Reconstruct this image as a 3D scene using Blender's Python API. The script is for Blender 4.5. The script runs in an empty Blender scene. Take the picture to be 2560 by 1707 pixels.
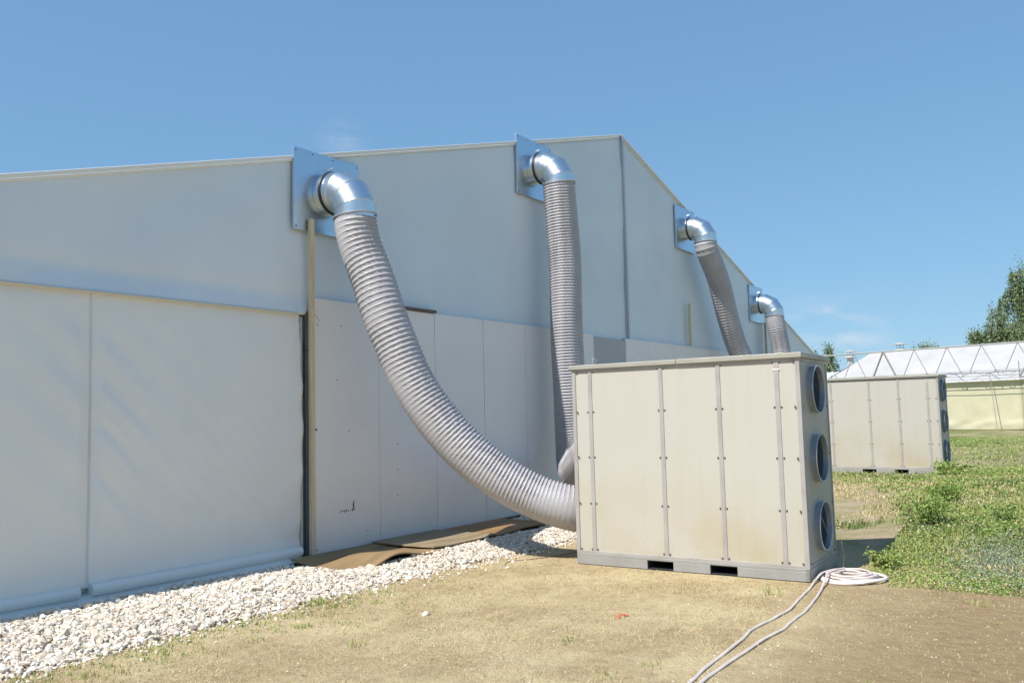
import bpy, math, random
import numpy as np
from mathutils import Vector, Matrix, noise as mn

random.seed(7); rng = np.random.default_rng(7)
R = math.radians
scn = bpy.context.scene
C = scn.collection

# ------------------------------------------------------------------ camera
F = Vector((0.82355946, 0.56080221, 0.08515103)); RT = Vector((0.56443474, -0.82509929, -0.02499172)); UP = Vector((-0.05624264, -0.06864437, 0.99605457))
cd = bpy.data.cameras.new('camera'); cam = bpy.data.objects.new('camera', cd); C.objects.link(cam)
cam.matrix_world = Matrix(((RT.x, UP.x, -F.x, -7.47), (RT.y, UP.y, -F.y, -8.1908), (RT.z, UP.z, -F.z, 1.69), (0, 0, 0, 1)))
cd.sensor_width = 36; cd.lens = 36 * 2172.7 / 2560; cd.clip_start = .05; cd.clip_end = 3000
scn.camera = cam

# ------------------------------------------------------------------ sun and sky
SUN_EL, SUN_PHI = R(53), R(11)
tosun = Vector((-math.cos(SUN_PHI) * math.cos(SUN_EL), math.sin(SUN_PHI) * math.cos(SUN_EL), math.sin(SUN_EL)))
sl = bpy.data.lights.new('sun', 'SUN'); sl.energy = 4.3; sl.angle = R(.5); sl.color = (1, .955, .89)
so = bpy.data.objects.new('sun', sl); C.objects.link(so); so.rotation_euler = (-tosun).to_track_quat('-Z', 'Y').to_euler()

w = bpy.data.worlds.new("World"); scn.world = w; w.use_nodes = True
nt = w.node_tree; nt.nodes.clear()
def N(nt, t, **kw):
    n = nt.nodes.new(t)
    for k, v in kw.items(): setattr(n, k, v)
    return n
out = N(nt, 'ShaderNodeOutputWorld'); bg = N(nt, 'ShaderNodeBackground'); sky = N(nt, 'ShaderNodeTexSky')
sky.sky_type = 'NISHITA'; sky.sun_disc = False; sky.sun_elevation = SUN_EL
sky.sun_rotation = math.atan2(tosun.x, tosun.y)
sky.air_density = .9; sky.dust_density = .1; sky.ozone_density = 3.2; sky.altitude = 50
bg.inputs['Strength'].default_value = .132
tc = N(nt, 'ShaderNodeTexCoord'); fac_prev = None
def vmath(nt, op, a, b=None):
    n = N(nt, 'ShaderNodeVectorMath', operation=op)
    for i, v in enumerate((a, b)):
        if v is None: continue
        if hasattr(v, 'links') or hasattr(v, 'node'): nt.links.new(v, n.inputs[i])
        else: n.inputs[i].default_value = v
    return n
def fmath(nt, op, a, b=None, clamp=False):
    n = N(nt, 'ShaderNodeMath', operation=op); n.use_clamp = clamp
    for i, v in enumerate((a, b)):
        if v is None: continue
        if hasattr(v, 'node'): nt.links.new(v, n.inputs[i])
        else: n.inputs[i].default_value = v
    return n.outputs[0]
nz = N(nt, 'ShaderNodeTexNoise'); nz.inputs['Scale'].default_value = 14; nz.inputs['Detail'].default_value = 6
mp = N(nt, 'ShaderNodeMapping'); mp.inputs['Scale'].default_value = (1, 1, 3.2)
nt.links.new(tc.outputs['Generated'], mp.inputs[0]); nt.links.new(mp.outputs[0], nz.inputs['Vector'])
cl = None
for (d, r0, amt) in [((.6715, .6744, .3069), .03, .25), ((.6615, .6837, .3090), .02, .25), ((.9646, .2422, .1048), .018, .5), ((.9717, .2243, .0746), .05, .55), ((.9612, .2621, .0862), .045, .5)]:
    d = Vector(d).normalized()
    dist = vmath(nt, 'DISTANCE', tc.outputs['Generated'], tuple(d)).outputs['Value']
    m = fmath(nt, 'SUBTRACT', 1, fmath(nt, 'DIVIDE', dist, r0), True)
    m = fmath(nt, 'MULTIPLY', m, amt)
    cl = m if cl is None else fmath(nt, 'MAXIMUM', cl, m)
cn = fmath(nt, 'MULTIPLY', fmath(nt, 'SUBTRACT', nz.outputs['Fac'], .47, True), 6, True)
cl = fmath(nt, 'MULTIPLY', cl, cn)
mx = N(nt, 'ShaderNodeMix', data_type='RGBA'); mx.inputs[7].default_value = (4.0, 4.4, 4.9, 1)
sc_ = N(nt, 'ShaderNodeSeparateColor'); cc_ = N(nt, 'ShaderNodeCombineColor'); nt.links.new(sky.outputs[0], sc_.inputs[0])
for k_, (pw, tn) in enumerate(((.47, 1.0), (.42, 1.60), (.34, 2.38))):      # camera-like highlight compression of the sky
    nt.links.new(fmath(nt, 'MULTIPLY', fmath(nt, 'POWER', sc_.outputs[k_], pw), tn), cc_.inputs[k_])
nt.links.new(cl, mx.inputs[0]); nt.links.new(cc_.outputs[0], mx.inputs[6])
nt.links.new(mx.outputs[2], bg.inputs['Color']); nt.links.new(bg.outputs[0], out.inputs[0])
scn.view_settings.view_transform = 'Standard'; scn.view_settings.look = 'None'; scn.view_settings.gamma = 1
scn.view_settings.exposure = 0.42
scn.cycles.max_bounces = 8; scn.cycles.diffuse_bounces = 4; scn.cycles.glossy_bounces = 4

# ------------------------------------------------------------------ helpers
def mat(name, col, rough=.6, metal=0., var=None, vscale=3., bump=0., bscale=40., rvar=0., coat=0., spec=None, detail=5., stretch=(1, 1, 1)):
    m = bpy.data.materials.new(name); m.use_nodes = True; t = m.node_tree; p = t.nodes['Principled BSDF']
    p.inputs['Base Color'].default_value = (*col, 1); p.inputs['Roughness'].default_value = rough; p.inputs['Metallic'].default_value = metal
    if spec is not None: p.inputs['Specular IOR Level'].default_value = spec
    tc = N(t, 'ShaderNodeTexCoord'); mp = N(t, 'ShaderNodeMapping'); mp.inputs['Scale'].default_value = stretch
    t.links.new(tc.outputs['Object'], mp.inputs[0])
    if var is not None or rvar:
        n = N(t, 'ShaderNodeTexNoise'); n.inputs['Scale'].default_value = vscale; n.inputs['Detail'].default_value = detail
        t.links.new(mp.outputs[0], n.inputs['Vector'])
        rr = N(t, 'ShaderNodeMapRange'); rr.inputs[1].default_value = .3; rr.inputs[2].default_value = .7
        t.links.new(n.outputs['Fac'], rr.inputs[0])
        if var is not None:
            x = N(t, 'ShaderNodeMix', data_type='RGBA'); x.inputs[6].default_value = (*col, 1); x.inputs[7].default_value = (*var, 1)
            t.links.new(rr.outputs[0], x.inputs[0]); t.links.new(x.outputs[2], p.inputs['Base Color'])
        if rvar:
            r2 = N(t, 'ShaderNodeMapRange'); r2.inputs[3].default_value = rough; r2.inputs[4].default_value = rough + rvar
            t.links.new(rr.outputs[0], r2.inputs[0]); t.links.new(r2.outputs[0], p.inputs['Roughness'])
    if bump:
        n2 = N(t, 'ShaderNodeTexNoise'); n2.inputs['Scale'].default_value = bscale; n2.inputs['Detail'].default_value = 4
        t.links.new(mp.outputs[0], n2.inputs['Vector'])
        b = N(t, 'ShaderNodeBump'); b.inputs['Strength'].default_value = 1; b.inputs['Distance'].default_value = bump
        t.links.new(n2.outputs['Fac'], b.inputs['Height']); t.links.new(b.outputs[0], p.inputs['Normal'])
    return m

def mesh_obj(name, verts, faces, m, parent=None, smooth=False, loc=None, mats=None, mi=None):
    me = bpy.data.meshes.new(name)
    if isinstance(verts, np.ndarray):
        verts = verts.reshape(-1, 3); faces = np.asarray(faces); nf, k = faces.shape
        me.vertices.add(len(verts)); me.vertices.foreach_set('co', verts.astype(np.float32).ravel())
        me.loops.add(nf * k); me.loops.foreach_set('vertex_index', faces.astype(np.int32).ravel())
        me.polygons.add(nf); me.polygons.foreach_set('loop_start', np.arange(0, nf * k, k, dtype=np.int32))
        me.update(calc_edges=True)
    else:
        me.from_pydata([tuple(v) for v in verts], [], [tuple(f) for f in faces])
    for mm in (mats or [m]): me.materials.append(mm)
    if mi is not None: me.polygons.foreach_set('material_index', np.asarray(mi, dtype=np.int32))
    me.polygons.foreach_set('use_smooth', [bool(smooth)] * len(me.polygons))
    me.update()
    o = bpy.data.objects.new(name, me); C.objects.link(o)
    if parent is not None: o.parent = parent
    if loc is not None: o.location = loc
    return o

class MB:
    def __init__(s): s.v = []; s.f = []
    def add(s, v, f):
        b = len(s.v); s.v += [tuple(x) for x in v]; s.f += [tuple(i + b for i in q) for q in f]; return s
    def box(s, x0, x1, y0, y1, z0, z1):
        v = [(x, y, z) for x in (x0, x1) for y in (y0, y1) for z in (z0, z1)]
        return s.add(v, [(0, 1, 3, 2), (4, 6, 7, 5), (0, 4, 5, 1), (2, 3, 7, 6), (0, 2, 6, 4), (1, 5, 7, 3)])
    def bar(s, a, b, w, h=None, up=(0, 0, 1)):
        a = Vector(a); b = Vector(b); d = (b - a).normalized(); u = Vector(up)
        if abs(d.dot(u)) > .99: u = Vector((1, 0, 0))
        r = d.cross(u).normalized(); u = r.cross(d); h = h or w
        v = [p + r * i * w / 2 + u * j * h / 2 for p in (a, b) for i, j in ((-1, -1), (1, -1), (1, 1), (-1, 1))]
        return s.add(v, [(3, 2, 1, 0), (4, 5, 6, 7), (0, 1, 5, 4), (1, 2, 6, 5), (2, 3, 7, 6), (3, 0, 4, 7)])
    def tube(s, pts, rad, n=8, closed=False, cap=True):
        P = [Vector(p) for p in pts]; L = len(P)
        T = [((P[(i + 1) % L] - P[i - 1]) if closed else (P[min(i + 1, L - 1)] - P[max(i - 1, 0)])).normalized() for i in range(L)]
        u = T[0].orthogonal().normalized(); v = []; rs = rad if hasattr(rad, '__len__') else [rad] * L
        for p, t, r in zip(P, T, rs):
            u = (u - t * u.dot(t)).normalized(); w_ = t.cross(u)
            v += [p + (u * math.cos(2 * math.pi * k / n) + w_ * math.sin(2 * math.pi * k / n)) * r for k in range(n)]
        f = []
        for i in range(L if closed else L - 1):
            j = (i + 1) % L
            f += [(i * n + k, i * n + (k + 1) % n, j * n + (k + 1) % n, j * n + k) for k in range(n)]
        if cap and not closed: f += [tuple(range(n))[::-1], tuple((L - 1) * n + k for k in range(n))]
        return s.add(v, f)
    def lathe(s, prof, c=(0, 0, 0), axis='z', n=32, closed=False):
        v = []; f = []
        for (r, h) in prof:
            for k in range(n):
                a = 2 * math.pi * k / n; p = (r * math.cos(a), r * math.sin(a), h)
                if axis == 'y': p = (p[0], h, p[1])
                if axis == 'x': p = (h, p[0], p[1])
                v.append((p[0] + c[0], p[1] + c[1], p[2] + c[2]))
        L = len(prof)
        for i in range(L if closed else L - 1):
            j = (i + 1) % L
            f += [(i * n + k, i * n + (k + 1) % n, j * n + (k + 1) % n, j * n + k) for k in range(n)]
        return s.add(v, f)
    def obj(s, name, m, parent=None, smooth=False, bevel=0, loc=None):
        o = mesh_obj(name, s.v, s.f, m, parent, smooth, loc)
        if smooth:
            try: o.data.set_sharp_from_angle(angle=R(35))
            except Exception: pass
        if bevel:
            b = o.modifiers.new('bevel', 'BEVEL'); b.width = bevel; b.segments = 2; b.limit_method = 'ANGLE'
        return o

def tag(o, label=None, cat=None, group=None, kind=None):
    if label: o['label'] = label
    if cat: o['category'] = cat
    if group: o['group'] = group
    if kind: o['kind'] = kind
    return o
def empty(name, loc=(0, 0, 0), rz=0, **kw):
    o = bpy.data.objects.new(name, None); C.objects.link(o); o.location = loc; o.rotation_euler = (0, 0, rz); o.empty_display_size = .2
    return tag(o, **kw)
def copy_tree(o, parent=None):
    c = o.copy(); C.objects.link(c)
    if parent is not None: c.parent = parent
    for ch in list(o.children): copy_tree(ch, c)
    return c
def catmull(P, n=12):
    P = [Vector(p) for p in P]; Q = [P[0] * 2 - P[1]] + P + [P[-1] * 2 - P[-2]]; o = []
    for i in range(1, len(Q) - 2):
        for k in range(n):
            t = k / n; a, b, c, d = Q[i - 1:i + 3]
            o.append(.5 * ((2 * b) + (c - a) * t + (2 * a - 5 * b + 4 * c - d) * t * t + (3 * b - a - 3 * c + d) * t ** 3))
    return o + [P[-1]]
def sst(a, b, x):
    t = np.clip((x - a) / (b - a), 0, 1); return t * t * (3 - 2 * t)
_ph = rng.uniform(0, 6.28, (40, 2)); _dr = rng.uniform(0, 6.28, 40)
def fnoise(x, y, sc, oc=4, seed=0):
    """cheap smooth value: sum of rotated sines"""
    s = 0; a = 1; tot = 0
    for o in range(oc):
        for j in range(3):
            i = (seed * 7 + o * 3 + j) % 40; d = _dr[i]
            s = s + a * np.sin((x * np.cos(d) + y * np.sin(d)) * sc * (1 + .37 * j) + _ph[i, 0])
        tot += 3 * a; a *= .55; sc *= 2.1
    return s / tot

# ------------------------------------------------------------------ terrain
def ground_h(x, y):
    x = np.asarray(x, float); y = np.asarray(y, float)
    h = .15 * sst(3, 11, x) + .05 * sst(16, 40, x)
    h = h + .16 * sst(2.7, 4.4, x) * sst(-4.8, -6.6, y) * (1 - .6 * sst(8, 13, x))
    h = h + .18 * sst(3.5, 7, x) * sst(-6.4, -8.5, y) * (1 - .7 * sst(12, 20, x))
    h = h + .012 * fnoise(x, y, 1.3, 4) * sst(-9, -7, x)
    near = 1 - sst(.2, .8, np.maximum(np.abs(x - 1.85) - .8, np.abs(y + 4.4) - 1.6))
    h = h * (1 - .9 * near) - .006 * near
    return h
def axis_pts(lo, mid0, mid1, hi, step, grow):
    a = list(np.arange(mid0, mid1, step)); s = step; x = mid0
    while x > lo: s *= grow; x -= s; a.insert(0, x)
    s = step; x = a[-1]
    while x < hi: s *= grow; x += s; a.append(x)
    return np.array(a)
gx = axis_pts(-600, -8, 16, 1500, .12, 1.16); gy = axis_pts(-900, -12, .3, 900, .12, 1.16)
GX, GY = np.meshgrid(gx, gy, indexing='ij'); GZ = ground_h(GX, GY)
nx, ny = GX.shape; idx = np.arange(nx * ny).reshape(nx, ny)
gf = np.stack([idx[:-1, :-1], idx[1:, :-1], idx[1:, 1:], idx[:-1, 1:]], -1).reshape(-1, 4)

def ground_material():
    m = bpy.data.materials.new('dirt_ground'); m.use_nodes = True; t = m.node_tree; p = t.nodes['Principled BSDF']
    p.inputs['Roughness'].default_value = .95; p.inputs['Specular IOR Level'].default_value = .1
    g = N(t, 'ShaderNodeNewGeometry'); pos = g.outputs['Position']
    def noise(sc, det=6, rough=.6, stretch=None):
        n = N(t, 'ShaderNodeTexNoise'); n.inputs['Scale'].default_value = sc; n.inputs['Detail'].default_value = det; n.inputs['Roughness'].default_value = rough
        if stretch:
            q = N(t, 'ShaderNodeMapping'); q.inputs['Scale'].default_value = stretch; t.links.new(pos, q.inputs[0]); t.links.new(q.outputs[0], n.inputs['Vector'])
        else: t.links.new(pos, n.inputs['Vector'])
        return n.outputs['Fac']
    def rng_(v, a, b, lo=0, hi=1):
        r = N(t, 'ShaderNodeMapRange'); t.links.new(v, r.inputs[0])
        for i, k in enumerate((a, b, lo, hi)): r.inputs[i + 1].default_value = k
        return r.outputs[0]
    def mixc(f, a, b):
        x = N(t, 'ShaderNodeMix', data_type='RGBA')
        t.links.new(f, x.inputs[0])
        for i, c in ((6, a), (7, b)):
            if isinstance(c, tuple): x.inputs[i].default_value = (*c, 1)
            else: t.links.new(c, x.inputs[i])
        return x.outputs[2]
    sp = N(t, 'ShaderNodeSeparateXYZ'); t.links.new(pos, sp.inputs[0]); X, Y = sp.outputs[0], sp.outputs[1]
    sand = mixc(rng_(noise(9, 8, .7), .35, .65), (.60, .465, .265), (.42, .31, .17))
    sand = mixc(rng_(noise(1.1, 5), .42, .62), sand, (.70, .57, .34)); sand = mixc(rng_(noise(2.3, 6, .7, (1, 1.6, 1)), .50, .66, 0, .55), sand, (.43, .32, .19))
    straw = mixc(rng_(noise(60, 3, .7, (1, .35, 1)), .5, .72), sand, (.62, .51, .31))
    straw = mixc(rng_(noise(110, 2, .7), .55, .70), straw, (.22, .16, .095))
    green = mixc(rng_(noise(3.1, 6, .7), .56, .75, 0, .5), straw, (.13, .15, .045))
    # darker raked soil to the right of the cable
    brown = mixc(rng_(noise(14, 8, .75, (1, .5, 1)), .35, .65), (.45, .335, .185), (.32, .225, .12))
    brown = mixc(rng_(noise(70, 2, .6, (.4, 1, 1)), .62, .75), brown, (.50, .38, .22))
    yy = fmath(t, 'ADD', Y, fmath(t, 'MULTIPLY', noise(1.7, 5), 1.3))
    yy = fmath(t, 'ADD', yy, fmath(t, 'MULTIPLY', X, -.12))
    bf = rng_(yy, -5.0, -6.4)
    col = mixc(bf, green, brown)
    # pinkish trampled dry grass behind the first unit
    f2 = rng_(fmath(t, 'ADD', X, fmath(t, 'MULTIPLY', noise(.8, 4), 2)), 3.4, 4.6)
    dry = mixc(rng_(noise(2.4, 6, .7), .42, .6), (.44, .345, .235), (.29, .28, .12))
    dry = mixc(rng_(noise(40, 4, .7, (1, .3, 1)), .5, .7), dry, (.52, .43, .30))
    col = mixc(f2, col, dry)
    far = mixc(rng_(noise(.35, 6, .65, (.3, 1, 1)), .42, .58), (.20, .225, .085), (.36, .31, .18))
    col = mixc(rng_(X, 11, 22), col, far)
    t.links.new(col, p.inputs['Base Color'])
    b = N(t, 'ShaderNodeBump'); b.inputs['Distance'].default_value = .035; b.inputs['Strength'].default_value = 1
    h = fmath(t, 'ADD', noise(22, 8, .75), fmath(t, 'MULTIPLY', noise(5, 4), 1.2)); t.links.new(h, b.inputs['Height']); t.links.new(b.outputs[0], p.inputs['Normal'])
    return m
gnd = mesh_obj('ground', np.stack([GX, GY, GZ], -1).reshape(-1, 3), gf, ground_material(), smooth=True)
tag(gnd, kind='structure', label='dry sandy ground with straw and raked brown soil')

# ------------------------------------------------------------------ materials
M = dict(
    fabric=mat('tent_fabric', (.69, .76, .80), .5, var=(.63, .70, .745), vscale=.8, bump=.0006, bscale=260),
    curtain=mat('curtain_fabric', (.80, .79, .75), .42, var=(.75, .75, .72), vscale=1.2, bump=.0004, bscale=260),
    roof=mat('roof_fabric', (.74, .75, .74), .5),
    trimw=mat('white_profile', (.78, .78, .74), .4),
    hem=mat('hem_cream', (.62, .58, .46), .6),
    panel=mat('white_panel', (.82, .77, .73), .45, var=(.77, .73, .70), vscale=1.5, bump=.0005, bscale=120),
    panelg=mat('grey_panel', (.42, .43, .44), .5, var=(.38, .39, .40), vscale=2),
    alu=mat('aluminium', (.55, .56, .57), .38, metal=.9, rvar=.1),
    dark=mat('dark_gap', (.035, .04, .042), .7),
    timber=mat('pine_timber', (.66, .57, .38), .7, var=(.54, .44, .28), vscale=5, stretch=(6, 6, .5), bump=.001),
    board=mat('weathered_board', (.34, .225, .105), .75, var=(.20, .13, .065), vscale=2.2, bump=.002, bscale=18, stretch=(.6, 2.5, 1)),
    board2=mat('grey_board', (.36, .285, .175), .75, var=(.22, .155, .085), vscale=2.4, bump=.002, bscale=18, stretch=(.6, 2.5, 1)),
    board3=mat('red_brown_board', (.37, .205, .085), .7, var=(.23, .135, .065), vscale=1.6, bump=.002, bscale=18, stretch=(.6, 2.5, 1)),
    batten=mat('brown_batten', (.17, .115, .085), .7, var=(.12, .08, .06), vscale=6),
    galv=mat('galvanized_duct', (.74, .78, .80), .27, metal=1, var=(.66, .71, .73), vscale=9, rvar=.1, bump=.0004, bscale=30),
    plate=mat('galvanized_plate', (.60, .70, .78), .30, metal=1, var=(.55, .65, .73), vscale=5, rvar=.06, bump=.0006, bscale=2.5),
    rubber=mat('black_rubber', (.02, .022, .025), .5),
    hose=mat('grey_hose', (.43, .415, .425), .5, var=(.375, .36, .37), vscale=3, spec=.45),
    hoseend=mat('smooth_hose_end', (.45, .40, .385), .4, var=(.40, .36, .35), vscale=4),
    cream=None, chord=mat('grey_tube', (.36, .36, .35), .6), endp=mat('end_panel_shaded', (.44, .415, .37), .5, var=(.38, .35, .30), vscale=2.5),  # end panels: unit cream darkened, the end's shade put into the colour
    cowlm=mat('cowl_metal', (.45, .44, .42), .5),
    strip=mat('zinc_strip', (.46, .44, .42), .45, metal=.15, var=(.36, .335, .31), vscale=4, rvar=.15),
    base=mat('zinc_base', (.40, .395, .38), .45, metal=.25, var=(.33, .32, .30), vscale=3, rvar=.2),
    lid=mat('zinc_lid', (.46, .44, .38), .5, metal=.4, var=(.38, .36, .31), vscale=3, rvar=.15),
    bolt=mat('dull_bolt', (.16, .14, .125), .45, metal=.6),
    port=mat('blue_grey_spigot', (.46, .52, .57), .33, metal=.7, var=(.36, .41, .45), vscale=8, rvar=.15),
    inner=mat('spigot_inside_shade', (.10, .115, .13), .5, metal=.2),
    stone=mat('white_stone', (.66, .60, .52), .8, var=(.52, .47, .41), vscale=9), 
    gbase=mat('gravel_bed', (.54, .48, .40), .9, var=(.30, .26, .21), vscale=30, bump=.03, bscale=26),
    cable=mat('white_cable', (.74, .66, .62), .5, var=(.62, .53, .49), vscale=6),
    cablered=mat('pink_cable', (.55, .40, .36), .5),
    red=mat('red_plastic', (.65, .12, .06), .5),
    yellow=mat('yellow_tarp', (.60, .56, .39), .55, var=(.53, .49, .34), vscale=1.5),
    whitef=mat('white_tarp', (.52, .50, .475), .5, var=(.44, .43, .42), vscale=.9),
    steel=mat('galvanised_tube', (.27, .235, .22), .6),
    bark=mat('bark', (.10, .08, .06), .9),
    lblue=mat('pale_blue_sheet', (.66, .72, .78), .5),
)
def cream_material():
    m = bpy.data.materials.new('cream_panel'); m.use_nodes = True; t = m.node_tree; p = t.nodes['Principled BSDF']
    p.inputs['Roughness'].default_value = .42
    tc = N(t, 'ShaderNodeTexCoord'); sp = N(t, 'ShaderNodeSeparateXYZ'); t.links.new(tc.outputs['Object'], sp.inputs[0])
    n = N(t, 'ShaderNodeTexNoise'); n.inputs['Scale'].default_value = 1.6; n.inputs['Detail'].default_value = 6; t.links.new(tc.outputs['Object'], n.inputs['Vector'])
    mp = N(t, 'ShaderNodeMapping'); mp.inputs['Scale'].default_value = (9, 9, .5); t.links.new(tc.outputs['Object'], mp.inputs[0])
    n2 = N(t, 'ShaderNodeTexNoise'); n2.inputs['Scale'].default_value = 1; n2.inputs['Detail'].default_value = 5; t.links.new(mp.outputs[0], n2.inputs['Vector'])
    r = N(t, 'ShaderNodeMapRange'); r.inputs[1].default_value = 1.1; r.inputs[2].default_value = .05; t.links.new(sp.outputs[2], r.inputs[0])
    r2 = N(t, 'ShaderNodeMapRange'); r2.inputs[1].default_value = .4; r2.inputs[2].default_value = .68; t.links.new(n.outputs['Fac'], r2.inputs[0])
    r3 = N(t, 'ShaderNodeMapRange'); r3.inputs[1].default_value = .5; r3.inputs[2].default_value = .72; r3.inputs[4].default_value = .35; t.links.new(n2.outputs['Fac'], r3.inputs[0])
    f = fmath(t, 'MULTIPLY', r.outputs[0], fmath(t, 'ADD', fmath(t, 'MULTIPLY', r2.outputs[0], 1.0), .2))
    f = fmath(t, 'ADD', f, fmath(t, 'MULTIPLY', r3.outputs[0], .5), True)
    x = N(t, 'ShaderNodeMix', data_type='RGBA'); x.inputs[6].default_value = (.505, .482, .422, 1); x.inputs[7].default_value = (.46, .405, .29, 1)
    t.links.new(f, x.inputs[0]); t.links.new(x.outputs[2], p.inputs['Base Color'])
    # fine grime specks low down
    n3 = N(t, 'ShaderNodeTexNoise'); n3.inputs['Scale'].default_value = 28; n3.inputs['Detail'].default_value = 4; t.links.new(tc.outputs['Object'], n3.inputs['Vector'])
    r4 = N(t, 'ShaderNodeMapRange'); r4.inputs[1].default_value = .64; r4.inputs[2].default_value = .74; t.links.new(n3.outputs['Fac'], r4.inputs[0])
    r5 = N(t, 'ShaderNodeMapRange'); r5.inputs[1].default_value = .45; r5.inputs[2].default_value = .1; t.links.new(sp.outputs[2], r5.inputs[0])
    x2 = N(t, 'ShaderNodeMix', data_type='RGBA'); x2.inputs[7].default_value = (.25, .22, .17, 1)
    t.links.new(fmath(t, 'MULTIPLY', fmath(t, 'MULTIPLY', r4.outputs[0], r5.outputs[0]), .6), x2.inputs[0]); t.links.new(x.outputs[2], x2.inputs[6]); t.links.new(x2.outputs[2], p.inputs['Base Color'])
    return m
M['cream'] = cream_material()

# ------------------------------------------------------------------ the big tent
AX, AZ, SL = 8.75, 7.55, .288; XL, XR = -6.2, 23.7
def roofz(x): return AZ - SL * np.abs(x - AX)
tent = empty('marquee_tent', (0, 0, 0), label='big white frame tent with grey shaded gable wall and white curtains', cat='tent')
# upper gable fabric: a real sheet with slack in it
def gable_sheet():
    us = np.concatenate([np.arange(XL, 5, .12), np.arange(5, XR, .16)]); us = np.append(us, XR); vs = np.linspace(0, 1, 46)
    U, V = np.meshgrid(us, vs, indexing='ij')
    zb = np.where(U < -.02, 3.0, 3.12); zt = roofz(U) - .03
    Z = zb + V * (zt - zb)
    D = .035 * fnoise(U, Z, .9, 3, 1) + .012 * fnoise(U, Z, 2.6, 2, 3)
    D += .005 * np.sin(U * 2 * np.pi / .62 + 2.2 * np.sin(U * .9) + Z * .35) * (.4 + .6 * fnoise(U, Z, .5, 2, 14) ** 2 * 4).clip(0, 1)
    edge = np.minimum(V, 1 - V) * 6; D = D * np.clip(edge, 0, 1)
    dt = zt - Z                                         # gathered ripples under the roof edge right of the second duct
    D += .010 * np.sin(U * 2 * np.pi / .33 + 1.5 * np.sin(U * 1.3)) * np.exp(-dt / .45) * sst(5.8, 7, U)
    D += .004 * np.sin(U * 2 * np.pi / .21) * np.exp(-dt / .25) * (1 - sst(5.8, 7, U)) * np.clip(fnoise(U, 0 * U, .7, 2, 5) * 3, 0, 1)
    lo = (Z - 3.0)                                      # pocket fold above the hem
    D += np.where(U < 0, .035 * np.exp(-((lo - .0) / .10) ** 2) - .02 * np.exp(-((lo - .24) / .10) ** 2), .03 * np.exp(-(lo / .15) ** 2))
    Y = -.03 - D
    P = np.stack([U, Y, Z], -1); n0, n1 = U.shape; I = np.arange(n0 * n1).reshape(n0, n1)
    f = np.stack([I[:-1, :-1], I[1:, :-1], I[1:, 1:], I[:-1, 1:]], -1).reshape(-1, 4)
    back = P.copy(); back[..., 1] = .05
    n = n0 * n1; vs_ = np.concatenate([P.reshape(-1, 3), back.reshape(-1, 3)])
    bd = lambda a: np.stack([a[:-1], a[:-1] + n, a[1:] + n, a[1:]], -1)
    f = np.concatenate([f, bd(I[:, 0]), bd(I[:, -1])[:, ::-1], bd(I[-1, :]), bd(I[0, :])[:, ::-1]])
    return vs_, f
v_, f_ = gable_sheet(); mesh_obj('gable_wall', v_, f_, M['fabric'], tent, True)
mb = MB(); mb.tube([(XL, -.075, 3.0), (-3, -.078, 3.0), (-.2, -.075, 3.0)], .014, 8); mb.obj('wall_hem', M['hem'], tent, True)
# roof
mb = MB()
for (xa, xb) in ((XL - .1, AX), (AX, XR + .1)):
    za, zb = float(roofz(xa)), float(roofz(xb))
    mb.add([(xa, .03, za), (xb, .03, zb), (xb, 40, zb), (xa, 40, za), (xa, .03, za - .02), (xb, .03, zb - .02), (xb, 40, zb - .02), (xa, 40, za - .02)],
           [(0, 1, 2, 3), (7, 6, 5, 4), (0, 4, 5, 1), (1, 5, 6, 2), (2, 6, 7, 3), (3, 7, 4, 0)])
mb.obj('roof', M['roof'], tent)
mb = MB()
mb.box(XL, XL + .05, .06, 40, 0, 3.2); mb.box(XR - .05, XR, .06, 40, 0, 3.2)
mb.add([(XL, 40, 0), (XR, 40, 0), (XR, 40, 3.2), (AX, 40, AZ - .03), (XL, 40, 3.2)], [(0, 1, 2, 3, 4)])
mb.obj('side_wall', M['roof'], tent)
for sgn, xe in ((-1, XL - .1), (1, XR + .1)):
    ze = float(roofz(xe)); a = Vector((AX, -.045, AZ)); b = Vector((xe, -.045, ze))
    mb = MB(); mb.bar(a, b, .07, .035); mb.bar(a + Vector((0, .02, -.042)), b + Vector((0, .02, -.042)), .05, .022); mb.obj('roof_edge_profile', M['trimw'], tent, bevel=.006)
mb = MB(); mb.box(AX + .0, AX + .055, -.10, -.02, 3.22, AZ - .02); mb.box(AX - .02, AX + .075, -.05, -.03, 3.22, AZ - .03); mb.obj('gable_post', M['alu'], tent, bevel=.004)
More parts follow.
